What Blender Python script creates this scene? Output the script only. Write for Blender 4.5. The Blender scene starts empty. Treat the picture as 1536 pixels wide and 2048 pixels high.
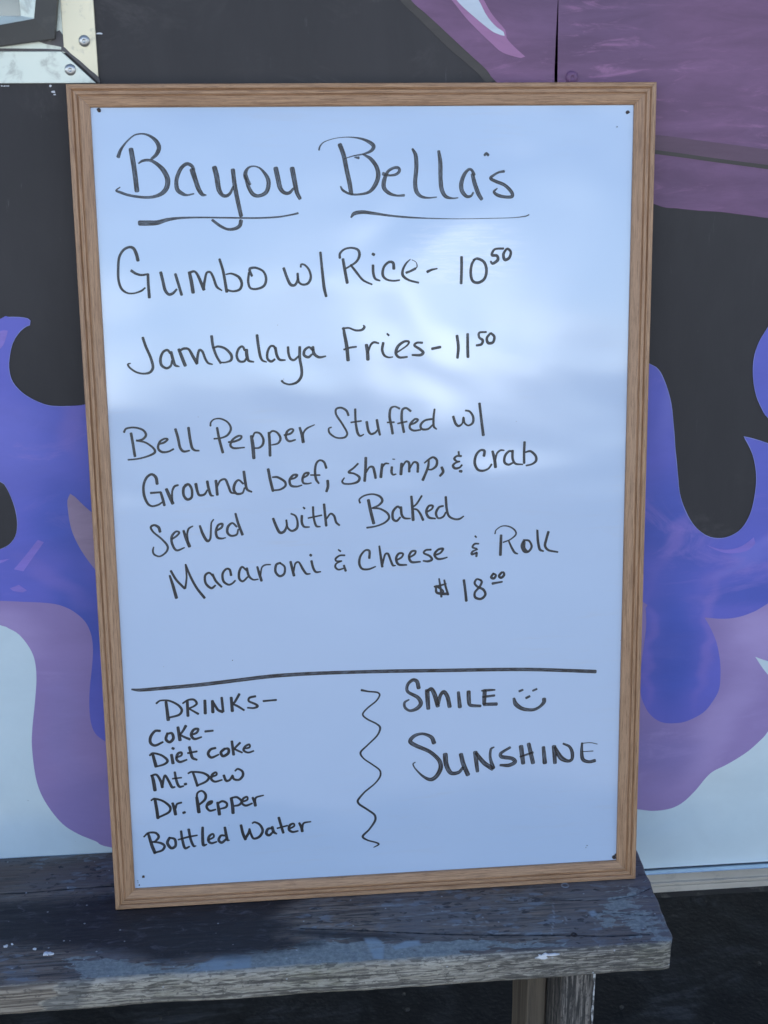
import bpy, bmesh, math, random
import numpy as np
from mathutils import Vector, Matrix, noise
from mathutils.geometry import tessellate_polygon
random.seed(7); rng=np.random.default_rng(5)
SC=bpy.context.scene
COL=SC.collection

# ------------------------------------------------------------------ camera
FOC=2625.52; YAW,PITCH,ROLL=-0.0966988,0.3200614,-0.0030053
CAM=Vector((0.183544,-1.432691,0.907096))
cy_,sy_,cp_,sp_=math.cos(YAW),math.sin(YAW),math.cos(PITCH),math.sin(PITCH)
fwd=Vector((-sy_*cp_,cy_*cp_,-sp_)); rgt=Vector((cy_,sy_,0)); upv=rgt.cross(fwd)
cr_,sr_=math.cos(ROLL),math.sin(ROLL)
r2=cr_*rgt+sr_*upv; u2=-sr_*rgt+cr_*upv
cd=bpy.data.cameras.new('camera'); cam=bpy.data.objects.new('camera',cd); COL.objects.link(cam)
cam.matrix_world=Matrix(((r2.x,u2.x,-fwd.x,CAM.x),(r2.y,u2.y,-fwd.y,CAM.y),(r2.z,u2.z,-fwd.z,CAM.z),(0,0,0,1)))
cd.sensor_fit='AUTO'; cd.sensor_width=36; cd.lens=36*FOC/2048; cd.clip_start=0.05; cd.clip_end=3000
cd.dof.use_dof=True; cd.dof.focus_distance=1.50; cd.dof.aperture_fstop=9.0
SC.camera=cam

# ------------------------------------------------------------------ world, sun, exposure
SUN_EL=math.radians(52); SUN_AZ=math.radians(14)      # sun stands behind the trailer: its street side is in open shade
wd=bpy.data.worlds.new('World'); SC.world=wd; wd.use_nodes=True
nt=wd.node_tree; nt.nodes.clear()
def WN(t,**k):
    n=nt.nodes.new(t)
    for a,b in k.items(): setattr(n,a,b)
    return n
sky=WN('ShaderNodeTexSky',sky_type='NISHITA',sun_disc=False,sun_elevation=SUN_EL,sun_rotation=SUN_AZ,altitude=50,air_density=0.85,dust_density=0.3,ozone_density=3.5)
tc=WN('ShaderNodeTexCoord'); sx=WN('ShaderNodeSeparateXYZ'); nt.links.new(tc.outputs['Generated'],sx.inputs[0])
mz=WN('ShaderNodeMath',operation='MAXIMUM'); nt.links.new(sx.outputs[2],mz.inputs[0]); mz.inputs[1].default_value=0.0
az=WN('ShaderNodeMath',operation='ADD'); nt.links.new(mz.outputs[0],az.inputs[0]); az.inputs[1].default_value=0.45
cv=WN('ShaderNodeVectorMath',operation='DIVIDE'); cc=WN('ShaderNodeCombineXYZ')
for i in range(3): nt.links.new(az.outputs[0],cc.inputs[i])
nt.links.new(tc.outputs['Generated'],cv.inputs[0]); nt.links.new(cc.outputs[0],cv.inputs[1])
cmap=WN('ShaderNodeMapping'); cmap.inputs['Location'].default_value=(-4.77,5.04,-1.75); cmap.inputs['Scale'].default_value=(2.0,2.0,2.6)
nt.links.new(cv.outputs[0],cmap.inputs['Vector'])
cn=WN('ShaderNodeTexNoise'); cn.inputs['Scale'].default_value=1.7; cn.inputs['Detail'].default_value=6; cn.inputs['Roughness'].default_value=0.52; cn.inputs['Distortion'].default_value=0.3
nt.links.new(cmap.outputs[0],cn.inputs['Vector'])
crp=WN('ShaderNodeMapRange',interpolation_type='SMOOTHSTEP'); crp.inputs['From Min'].default_value=0.52; crp.inputs['From Max'].default_value=0.72
hz=WN('ShaderNodeMapRange'); nt.links.new(mz.outputs[0],hz.inputs['Value']); hz.inputs['From Min'].default_value=0.0; hz.inputs['From Max'].default_value=0.40; hz.inputs['To Min'].default_value=0.06; hz.inputs['To Max'].default_value=-0.22
ch=WN('ShaderNodeMath',operation='ADD'); nt.links.new(cn.outputs['Fac'],ch.inputs[0]); nt.links.new(hz.outputs[0],ch.inputs[1])
nt.links.new(ch.outputs[0],crp.inputs['Value'])
vl=WN('ShaderNodeMapRange',interpolation_type='SMOOTHSTEP'); nt.links.new(mz.outputs[0],vl.inputs['Value']); vl.inputs['From Min'].default_value=0.02; vl.inputs['From Max'].default_value=0.42; vl.inputs['To Min'].default_value=0.13; vl.inputs['To Max'].default_value=0.0
cn2=WN('ShaderNodeTexNoise'); cn2.inputs['Scale'].default_value=5.5; cn2.inputs['Detail'].default_value=5; cn2.inputs['Roughness'].default_value=0.6; cn2.inputs['Distortion'].default_value=0.6; nt.links.new(cmap.outputs[0],cn2.inputs['Vector'])
v2=WN('ShaderNodeMapRange',interpolation_type='SMOOTHSTEP'); nt.links.new(cn2.outputs['Fac'],v2.inputs['Value']); v2.inputs['From Min'].default_value=0.35; v2.inputs['From Max'].default_value=0.65; v2.inputs['To Min'].default_value=0.45; v2.inputs['To Max'].default_value=1.6
v3=WN('ShaderNodeMath',operation='MULTIPLY'); nt.links.new(vl.outputs[0],v3.inputs[0]); nt.links.new(v2.outputs[0],v3.inputs[1])
v4=WN('ShaderNodeMath',operation='MULTIPLY'); nt.links.new(crp.outputs[0],v4.inputs[0]); nt.links.new(v2.outputs[0],v4.inputs[1])
v5=WN('ShaderNodeMath',operation='ADD'); v5.use_clamp=True; nt.links.new(v3.outputs[0],v5.inputs[0]); nt.links.new(v4.outputs[0],v5.inputs[1])
mx=WN('ShaderNodeMix',data_type='RGBA'); nt.links.new(v5.outputs[0],mx.inputs[0]); nt.links.new(sky.outputs[0],mx.inputs[6]); mx.inputs[7].default_value=(33,35,37,1)
bg=WN('ShaderNodeBackground'); bg.inputs['Strength'].default_value=0.13; nt.links.new(mx.outputs[2],bg.inputs[0])
wo=WN('ShaderNodeOutputWorld'); nt.links.new(bg.outputs[0],wo.inputs[0])
sl=bpy.data.lights.new('sun','SUN'); sl.energy=3.5; sl.angle=math.radians(0.5); sl.color=(1,0.95,0.88)
so=bpy.data.objects.new('sun',sl); COL.objects.link(so)
sd=Vector((math.sin(SUN_AZ)*math.cos(SUN_EL),math.cos(SUN_AZ)*math.cos(SUN_EL),math.sin(SUN_EL)))
so.rotation_euler=sd.to_track_quat('Z','Y').to_euler(); so.location=(0,4,6)
SC.view_settings.view_transform='Standard'; SC.view_settings.look='None'; SC.view_settings.gamma=1
SC.view_settings.use_curve_mapping=False; SC.view_settings.exposure=0.90

STROKES={"title_left":[[61.1,842.7,5.1,63.4,823.1,5.1,64.9,801.8,5.1],[47.8,835.8,3.9,50.6,842.4,3,56.8,850.2,1.8,65.2,856.9,1.5,73.9,858.2,1.8,81.1,855.9,2.7,87.3,850.6,4.2,89.5,844.2,4.5,86.7,837.9,3.9,81.4,833.2,2.7],[68.1,829,1.5,72.6,831.6,2.7,79.9,831.8,3,87,827.9,3.9,93.2,821.4,5.1,96.8,812.7,5.4,95.3,804.1,5.1,89.9,798.4,4.2,81,795.3,3,70.7,795,2.7,56.2,797.3,2.7,46.9,800.6,2.7,43.6,802.1,1.8,47.9,805.3,1.2],[124,822.5,3,122,826.1,3.6,116.9,828,3.6,110.9,823.4,3.9,106,812.6,4.2,106.3,802.6,4.5,111.2,798.2,3.9,116.3,796.7,2.1,123,798,1.5],[122.5,821.8,5.7,125.1,812.4,5.1,128.3,802.3,4.9,131.8,797.2,3.9,135.7,796.5,1.2],[145.4,823.8,5.4,147.3,815.1,5.5,149,802.1,5.2,152.4,796.3,4,156.8,795.5,3.4,160.7,798.4,3,163.9,804.8,2.1],[164.2,821.4,4.5,165.4,807.7,4.6,167.8,791.8,4.6,170.9,775.4,4.3],[170.7,769.9,4.3,169.1,764.8,4,163.8,761.9,3.4,156.3,761.6,2.8,149,765,3.1,141.1,771,2.8],[181.7,806.8,2.1,178.2,811.9,4.6,176.9,817.7,4.3,180.1,823.4,2.4,186,825.1,1.5,192.6,822.6,2.1,199,814.6,4,200.7,807.4,4.6,197.8,798.7,4.3,190.2,795.1,3.4,184.3,796.7,4.3,180.1,803.2,4,177.7,810.5,3,176.4,816.3,1.5],[208.6,822.5,5.2,210.4,813,5.2,212.5,802.9,4.9,216.4,798.2,4,221.6,797.7,3.4,226.2,802,2.5],[225.6,822.3,5.2,227.6,810,5.2,229.8,798.3,4.6,232.7,792.2,4]],
"underline_left":[[66.2,769,5.5,75.3,768.9,5.5,84.1,769.2,4.9,94.5,772,3.7,107.9,773.6,2.4,128.6,773.9,1.8,158.2,773.2,1.8,188,772.6,1.8,210.4,773.5,1.8,224,775.6,1.8,230.3,777,2.2]],
"title_right":[[253.9,840.9,1.9,255.2,844.7,1.6,259.5,848.8,1,269.7,852.1,0.8,283.8,853.5,1,297.8,851.9,2.2,307.2,848,3.8,311,844.2,4.2,308.6,839.7,3.2,300.7,836.5,1.9,289.7,834.6,1.3,279.5,831.6,0.8],[291.2,833.1,1.6,295.1,832.6,2.9],[275.8,845.7,4.8,279.5,835.4,4.8,282.4,820.3,4.8,285.2,806.6,4.8,286.6,796.6,4.5],[299.9,836,1.6,307.7,831.4,3.9,313.8,823,4.5,315.3,813.9,4.8,312,804.8,4.5,305.6,797.9,3.2,295.3,795.5,2.3,285.8,795.9,2.3,278,799.8,2.6,275.7,803.6,1.6],[320.8,816.1,3.9,327.1,814.5,2.3,334.2,815.5,2.9,337.9,819,3.2,336.7,822,3.2,332,822.1,2.9,325.6,818.3,3.2,321.5,809.2,4.5,321.4,801.6,4.5,326.9,796.2,3.6,334.8,793.8,2.3,342.4,794,2.6],[351.9,840.9,2.6,355,834.8,4.2,355.7,822.6,4.5,354.3,807.4,4.5,355.4,798.2,4.5,360.2,792.8,3.3,368.1,791.1,2,376.9,791.8,1.3],[379.5,838.4,3.2,381.1,827,4.5,381.3,810.2,4.5,382.5,799.4,4.6,386.5,792.5,3.9,393.6,790.4,2,399.7,790.8,1.3],[416.9,814.4,3.6,414.5,819,2.9,411.3,819.8,2.9,406.5,814.5,3.9,403.3,805.4,4.6,404.1,797.7,4.6,408.9,792.2,3.6,413.7,792.6,2.6,416.1,796,2],[415.3,814.4,3.9,417.7,805.2,4.6,421.7,794.4,4.6,424.9,789.4,3.9],[428.2,834.2,2.6,430.1,836,2.9,432,834.2,2.9],[448.9,817.5,2.9,443.3,816.5,2.3,437.7,813.5,2.6,434.5,810.4,3.3,440.1,807.3,3.6,449.8,803.3,3.6,457,796.3,3.9,457.9,791.7,3.6,451.4,791,3.3,442.6,792.9,3.6,438.2,796.5,2.9,441.7,800,1.3]],
"underline_right":[[286.1,772.1,1.9,289.4,775.9,3.9,298.1,777.3,3.9,309.2,776,3.2,325,773.6,2.3,345.6,771.4,2,369.6,770,1.3,401.6,769.1,0.8,433.8,769.2,0.8,458,769.5,0.8,472.5,770.9,1.3,476.1,772.4,1.3]],
"gumbo":[[62.3,731.1,3.7,61.1,737.3,3.7,58.5,743.2,3.4,54.2,744.7,2.7,48.1,741.9,2.7,43.3,734.6,2.7,41.7,724.4,2.8,41.3,711.2,2.8,43.8,702.3,2.8,49.5,697.7,2.2,56.8,697.3,1.8,64.4,699.7,2.2,68.2,702.6,1.8],[55.1,720.5,3.1,59.4,717.5,2.8,65.2,715.9,2.5,71.9,716.8,2.2],[71.9,716.5,3.1,71.8,706.2,3.1,72.2,692.8,3.4],[85.3,718.1,3.4,87.1,708.9,3.4,88.9,700,3.4,92.4,695.5,3.1,97,696.6,2.8,100.9,700.5,2.2],[100.4,716.1,3.1,102.7,707.2,3.1,105.8,694.9,3.1],[115,717.6,3.7,116.6,708.4,4,117.9,697.2,4],[115,717.6,2.8,120.3,718.7,2.5,123.8,714.2,3.1,129.2,700,3.7],[128.8,700.8,3.4,130.7,709.6,2.8,132.9,717,2.5,136.7,717.7,2.5,139.5,712.5,2.8,142.8,702.7,2.8,147.9,698.6,1.6],[146.9,730.8,2.8,150.2,718.2,3.1,153.1,697.3,3.4],[153,715.2,1.5,159,715.8,2.2,166.4,712,3.1,169.2,705.3,3.1,166.7,699.3,2.8,159.9,697.5,2.2,153.9,698.8,2.5],[180,713.3,2.8,177.9,718.5,3.1,178.7,721,2.8,184.8,721.4,2.5,192.2,717.5,2.5,194.9,710,2.8,192.4,702.6,2.8,184.8,699.5,2.5,178,700.6,2.5,176,707.4,2.8,177.1,716.3,2.5],[213.8,720.4,3.1,216.8,711.2,3.1,220.4,703.6,3.4,224.9,702.8,2.8,228.1,708,2.8,228.3,714.7,2.8],[228.3,714,2.5,229.5,705.7,2.5,234,703.1,2.5,239.4,704.8,2.8,242.1,710.7,2.8,240.5,718.2,2.5,236.1,723.5,2.2,232.3,724.3,1.9,231.8,721.6,2.2],[252.9,736.2,2.8,254.3,718,3.1,255.9,700,3.5,257.8,690.7,3.1],[273.3,730.4,2.8,273.6,734.8,2.5,278.3,739.2,2.2,285.9,740.6,2.2,292.7,738.3,2.8,294.1,732.3,3.1,290.2,725.6,2.5,279.4,719.1,1.9],[276.6,728.8,3.1,278.6,716.1,3.5,280.6,704.4,3.5],[284.8,722.7,2.5,290,715.9,2.8,297.5,706.8,2.5,306.9,702.1,1.9],[308.4,721.9,3.1,308.6,714.1,3.1,310.5,708.1,2.8,315.5,705.9,1.9],[308.3,733.9,3.1,309.7,733.1,3.1],[330.6,718.3,3.5,329.9,724.3,3.1,325.3,725.1,2.8,319.9,719.9,2.8,318.7,711.7,3.2,322.7,707.1,2.5,329.6,705.5,2.2,336.5,706.1,1.9],[343.9,713.8,2.8,348.2,715.3,2.5,353.6,717.9,2.8],[350.1,727.2,0.8,354.4,724.6,0.9,355.6,720.1,1.4,353.6,717.9,1.3],[348.3,727.7,1.1,343.7,723.3,2.2,340.2,716.6,2.8,340.4,710.6,3.2,346.5,706,2.5,356.8,703.1,2.2],[366.6,714.4,3.2,371.3,716.4,2.5,377,717.5,1.6],[403.4,729.1,3.2,403.4,715.6,3.2,402.9,701.7,3.2],[416.1,725.9,2.2,420.7,727.3,2.9,427.7,723.5,3.2,430.4,715.1,3.2,428.2,706.1,3.2,421.5,702,3.2,415.3,704.1,3.2,413.3,712.4,3.2,414.5,721.4,2.9,417.6,726.6,2.5],[448.6,737.5,2.5,439.3,736.8,2.5,436.2,730.9,3.2,441.7,730,3.2,442.5,725.5,3.5,437,721.8,2.9,435,724.1,2.2],[451.7,736.7,2.5,448.7,731.4,3.2,450.2,725.7,3.5,454.9,727.6,3.2,456.7,733.6,2.9,453.3,737.1,2.9,450.2,735.2,2.2]],
"jambalaya":[[63.3,650.7,3.1,65.9,641.6,3.1,70.5,629.4,3.1,72.3,619.5,3.1,69,614.2,2.8,62.2,612.9,2.2,54.8,614.6,2.2,48.3,619.3,2.2,46.2,623.1,2.2,49,624.1,1.3],[91,634.2,2.8,88.2,637.3,2.8,83.6,635.1,2.8,80.7,628.4,3.1,81.4,621.5,3.1,86.5,618.1,2.8,91.1,620.6,2.5,92.6,625.8,2.2],[92.1,634.9,3.4,93.7,627.3,3.5,95.7,621.2,3.1,99.8,619.6,1.6],[100.5,637.5,3.4,102.9,630.2,3.8,106.2,620.7,3.8],[100.9,636,2.5,105.5,638.4,2.8,110.7,637.6,2.8,114.9,629.9,3.5,118.7,622.5,3.5],[118.7,623,3.2,120,631.3,2.8,122,636.6,2.8,125,635,2.8,127.7,627.3,2.8,130.5,622.7,2.5,135,621.1,1.6],[135.4,650.9,3.1,136.5,640,3.1,139.9,629.3,2.8,143.8,622.4,2.8],[137.2,638.5,2.2,141.8,639.9,2.5,149.3,637.5,2.8,155.4,630.5,3.2,154.9,625.2,2.8,149.5,623,1.9,144.1,622.8,1.9],[169.7,635.5,2.8,167.5,639.4,2.5,163.6,637.2,2.8,161.1,630.4,2.8,163.2,624.2,2.8,168.5,623.4,2.5,171.6,627.1,2.5],[171.6,635.5,3.8,172,628.6,3.8,173.8,624,2.9,178.8,622.8,1.9],[183.4,650.8,3.2,184.3,640.5,3.2,186.1,628.3,3.2,188.3,624,2.5,192.4,622.3,1.6],[203.1,633.2,2.9,201,638.6,2.8,197.1,638.7,2.5,193.9,632.7,2.9,193.7,625.8,2.9,197.4,622.7,2.9,201.3,624.9,2.5],[202.4,637.1,3.2,203.7,629.4,3.2,206.6,624.5,2.9,212.4,623.9,1.9],[215.9,637.5,2.9,216.3,630.7,2.9,218.1,625.3,2.9,221.9,623.7,2.5,226.6,627.4,2.2],[228.4,637.3,3.2,228.1,625.8,3.2,229.8,613.5,3.2,229.1,605.8,3.2,224.3,599.8,2.9,216.6,597.7,2.2,210.5,599.4,2.2,208.2,601.7,2.6],[242.1,633.9,2.9,238.4,637,2.5,233.7,634.1,2.9,232.8,628.8,3.2,237.3,626.4,2.9,241.2,629.3,2.2],[242.5,637,3.2,243.5,630.1,3.5,248.8,626.1,2.9,255.8,627,1.9],[275.7,656.7,2.7,276.7,649.5,3.6,278.7,637.8,4,279.9,622.4,4],[274.7,656,2.4,281.3,656.6,2.1,288.6,653.9,2.4,295.2,654.2,2.7,298.2,657,3,297.2,658.9,1.8],[275.7,633.7,2.1,281.6,635.5,2.4,289,636.4,2.1],[300,638,3.7,301.1,629.9,4,301.3,622.6,4],[301.4,629.9,2.4,304.5,637.9,2.4,308.2,640.8,2.7,313.1,639.6,2.1],[318.1,639.8,3.1,316.9,632.5,3.1,319.1,626.6,2.8,323.5,624.3,2.1,328.2,624.6,1.5],[322.6,649.5,2.1,324.2,647.9,2.4],[332.4,629.2,2.1,338.4,632.8,1.8,344.4,637.1,2.1,345.9,640.7,2.5,340.7,640.8,2.8,334,635.8,3.4,331.7,628.5,3.4,335.3,624,2.8,343.8,624.3,2.2],[360.4,639.2,2.5,354.8,639.3,2.5,351.8,636.5,2.8,357.7,632.4,3.1,361.4,628.6,3.4,358.4,626,3.1,349.5,626.2,2.2],[371.1,632.5,3.1,380,634.1,3.1],[398.3,645.7,3.4,399.7,633.7,3.4,398.7,622.2,3.1],[409.9,647.4,3.1,409.9,634.9,3.4,410.2,622.8,3.4],[430.1,649.2,2.2,422.6,648.6,2.5,422.6,643.5,2.8,426.4,640.4,3.1,424.9,636.1,3.1,419.6,635,2.5],[434.6,647.6,2.5,430.9,642.6,3.1,432.4,637.4,3.4,437.6,638,3.1,439.1,643.9,3.1,435.4,647.9,2.5]],
"bellpepper":[[45.7,549.3,3.1,47,538.7,3.1,48.5,524.7,3.1],[38.4,551,2.5,40.8,554.7,2.2,49.7,555.6,2.2,58.4,552.7,2.5,61.4,547.4,2.8,57.9,542.9,2.5,51.2,541.3,1.9],[51.2,541.6,2.5,60.7,539,2.2,68.6,532.7,2.5,69.8,528.1,2.8,63,524.5,2.2,52.4,521.8,1.9,41.2,520.9,1.9],[74.3,537.1,2.2,80,538.5,2.5,84.3,541.9,2.2,80.9,542.6,2.2,75.6,539.4,2.5,73.5,532.6,2.8,77.3,528.4,2.8,84,528.5,2.2,89.8,531.1,2.2],[92.9,552.5,3.1,95.1,543.4,3.1,96.9,532.7,3.1,100.4,528.3,2.8,106.7,529,1.9],[106.8,553.7,3.1,107.8,543,3.1,109.6,532.3,3.1,112.4,529.2,2.5,116.9,528.6,1.9],[137.3,552.8,2.8,139.1,540.6,3.1,142.3,526,3.2],[130.3,555.3,2.2,130.9,559.1,1.9,134.7,562.3,1.6,141.5,562.6,1.9,148.8,558.6,2.2,152,551.7,2.5,148.3,544.9,2.5,141.4,541.8,1.9,133.6,541.1,1.9],[149,537,2.2,154.7,537.4,2.5,161.6,540,2.5,163.2,543,2.2,159.5,543.4,2.5,153.3,539.4,2.5,150.8,533.4,2.8,154.5,530.2,2.5,165.8,530.7,1.6],[173.7,542.7,3.5,174.9,531.9,4.1,175.5,518.9,3.8],[175.2,541.9,2.2,177.6,546.4,2.2,182.9,545.5,2.5,186.4,539.2,2.8,185.5,533.2,2.8,181.6,529.9,2.2,177.1,529.6,1.9],[192.7,545.9,3.2,193.1,534.5,3.2,193.1,521,3.2],[192.6,544.4,2.2,196.5,547.8,2.2,201.7,545.7,2.5,204.9,539.5,2.8,202.1,534.2,2.2,195.3,532.6,1.6],[209.2,542.9,2.2,216.1,544.5,2.5,219.2,548.3,2.2,216.2,549.4,2.2,212,546.2,2.8,210.9,540.1,2.8,214.3,536.1,2.5,220.9,537.5,1.9],[226.1,550.4,2.8,228.1,542.7,3.2,229.4,534.9,3.8],[229.5,535.7,2.9,229.7,544.1,2.2,233.6,549.4,2.2,242,553.3,1.3],[279.1,562.7,2.7,276.8,568,2.7,271.2,571.1,2.4,265.9,569.6,2.4,265.8,563.9,2.4,272.4,553.1,2.4,277.4,543.1,2.4,274.6,538.6,2.4,265.6,538.5,2,258.4,543.6,2.4,257.4,548.6,2,260.2,550.1,1.7],[286.6,569,2.7,286.8,555.9,2.7,288.6,543.6,3.1,291.4,539.7,2.4,295.4,541.3,1.4],[281.9,554.8,2,292.9,556.1,2],[298.9,554.8,3.1,300.4,545.7,3.1,303.3,541.5,2.7,308.2,543,2.4,310.7,546.3,1.7],[310,556.6,3.1,311.5,547.1,3.1,313.1,540.4,2.7],[334.8,568.6,2.4,329.9,570.8,2,325.3,568.8,2.7,324,559.8,3.1,326,548.3,3.1,327,541.4,3.1],[321.5,553.7,2,328.8,553.8,2],[347,565.5,2.7,342.1,568.9,2.4,338,566.9,2.7,337.1,557.9,3.1,338.3,548.8,3.1,339.4,542.7,3.1],[332.9,552.2,2,342.8,554.1,2.1],[345.7,550.2,2.1,351.8,552.5,2.4,355.1,555.7,2.4,351.9,556.6,2.4,346.9,551.8,2.7,346,546.9,2.7,350.1,544,2.4,357.5,544.5,2.1],[370,556.1,2.4,362.5,554.7,2.4,357.9,549.9,2.7,359.2,545.4,2.7,365.8,545.2,2.4,371.1,549.5,2.1],[373.3,566.7,2.4,372.1,556.9,2.7,372.4,547.8,2.7,375.3,544.9,1.7],[393.9,558,3.1,396.4,550.5,3.1,399.7,547.6,2.8,403.8,550.3,2.1,405.2,556.8,2.7,406.3,551,2.4,410.5,547.9,2.1,415.4,550.8,2.8,415.8,557.4,2.8,412.1,563.2,2.4,407.5,564.5,2.1],[422.9,571.7,3.1,424.6,557.1,3.1,427.1,536.9,3.5]],
"groundbeef":[[70.6,493.9,3.5,69.5,501,3.5,65,504.3,2.9,59.5,500.6,2.9,56,492,2.9,56.2,481,3.2,59.6,472.2,2.9,64.1,469.3,2.3,71,470.7,2.3,75,473.3,1.9],[63.3,483.9,2.6,74,484.4,2.3],[74,483.9,2.9,75.7,477.2,3.2,77.2,470,3.2],[80.3,487.3,3.6,83,480.1,3.9,86.2,471.8,3.9],[85.8,473.7,2.6,86.3,484.7,2.3,88.9,490.2,2.6,92.8,491.6,2.3],[102.8,492.1,2.9,98.8,488.3,3.2,98.4,480.4,3.2,102,475.5,3.2,106.8,477.7,2.9,107.4,486.4,2.9,104.3,492.1,2.9,100.4,491.4,2.3],[112,492.1,3.6,113.2,484.7,3.2,115.3,479.8,2.9,120.8,480.5,2.6,124,485.1,1.9],[124.4,494.6,3.2,125.6,486.6,3.2,127.7,479.4,2.9,130.7,478.5,1.3],[133.7,495.1,3.2,134.2,487.9,3.2,134.6,479.7,3.3],[135,488.7,1.9,138.3,494.9,2.3,143.8,496.3,2.6,146.6,489.9,2.9,149.4,481.9,2.6,153.3,480.7,2],[162.9,491,2.3,158.4,495.1,2.3,154.5,492,2.9,152.6,485,3.3,155.6,480.1,2.9,161.8,480.7,2.3,164.3,486.2,2],[164.2,504.1,3.2,165.3,493.3,3.3,167,484.5,2.9,171.9,481.6,2],[190.6,505.9,3.3,192.5,494,3.3,195,482,3.3],[195,497.1,2,200.4,496.9,2.6,208,491.9,2.9,208.7,487.1,2.6,203.1,483.3,2.3,195,482.5,2],[213.6,494.1,2.3,219.1,495.5,2.3,222,498.6,2.6,217.6,498.7,2.6,213.5,493.3,2.9,214.9,487.2,2.9,221.1,485.9,2.3,226.6,487.3,1.6],[227.6,495.3,2.3,232.4,497.5,2.3,234.5,500.6,2.6,230.1,499.9,2.6,227.6,494.5,2.9,228.3,489.7,2.6,232.9,488.7,2,236.9,489.4,1.6],[253.7,505.6,2.9,251.5,512,2.6,246.9,514.2,2.3,242.9,510.6,2.6,241.4,502,2.9,242.4,493.2,3,245.1,488.8,2.3],[236.6,498.2,2,246.5,497.8,2],[254.9,491.2,3.3,255.1,484.8,3.3,253.4,479.6,3],[288.5,509.2,2.3,283.7,504.6,2.3,278.1,500,2.6,284.3,498.2,2.3,289.8,494,3,288.1,489.3,3,281,487.1,2.3,273.1,487.4,2.3,270.8,489.9,2.3,273.2,493.8,1.6],[297.2,515.3,3.3,296.7,503.4,3.3,295.5,489.9,3.3],[296.9,498.6,2,301,504.8,2.3,304.9,504.7,3,306.7,498.3,3.3,307.6,492.7,3],[315.2,507.6,3.3,314.3,501.2,3.3,313.4,493.6,3.6],[314.7,503.6,2,318.4,508.3,2.3,322.3,508.2,1.6],[325.7,504.1,3,325.3,498.5,3,326.9,495.7,2.3,330.1,496.3,1.7],[326.8,513.1,1.3,329,512.9,1.3],[336.5,507.7,3.3,336.1,502.2,3.6,335.6,496.1,3.6],[336.9,503.7,2,341.3,510,2.3,344.7,508.3,3,344.8,498.7,3],[345.2,501.9,2,350,508.9,2.3,354.2,507.2,3,354.2,498.1,3],[366.6,510.8,2.3,365.8,503.6,3,362.5,495,3,359.8,488.9,3.3],[361.8,507.8,1.7,366.6,511.6,2.3,371.4,513.8,2.6,375.4,510.5,3,374.8,504.2,3,369.7,500.3,2.3,365,500.5,2],[380.9,502.1,3.3,382.4,497.2,3.3,378.9,492.8,2.7],[402.4,514.2,2.7,397.6,514.3,2.3,394.9,511.5,3,397.6,508.6,2.3,400.8,508.2,2],[400.8,508.2,2,396,506.7,2.3,393.3,503.6,3,396,500.6,3,400.8,501.5,2.3,403.2,504.1,2.3],[399.7,519.1,2.3,400,515.4,2.3],[400.9,497.4,3,402.8,497.1,3.3],[427.9,513.8,3.3,428.4,519.3,3,423.9,519.9,2.7,419.2,514.8,3,417.6,506.1,3.3,420.8,498.8,3,426.4,497,2.7,432.8,499.2,2.3,436.4,503.9,2.3],[437.5,518.3,3,439.6,510.2,3.7,440.8,500.9,3.7],[440.3,507,2.3,442.3,515.7,2.3,446.3,519.3,2.3,450.3,519.2,1.7],[459.9,517.6,2.3,455.9,518,2.7,451.5,513.1,3,450.9,505.9,3,455.2,503,2.7,460,504.8,2.3],[459.9,518.4,3,460,509.6,3,463.2,503.9,2.7,471.3,502.8,1.7],[473.2,527.6,3,472.8,515.6,3,472.9,504.4,3],[474.4,516.4,2,480,517.3,2.7,485.7,512,3,486.2,506.4,3,481.7,502.8,2.3,475.3,501.4,2]],
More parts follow.
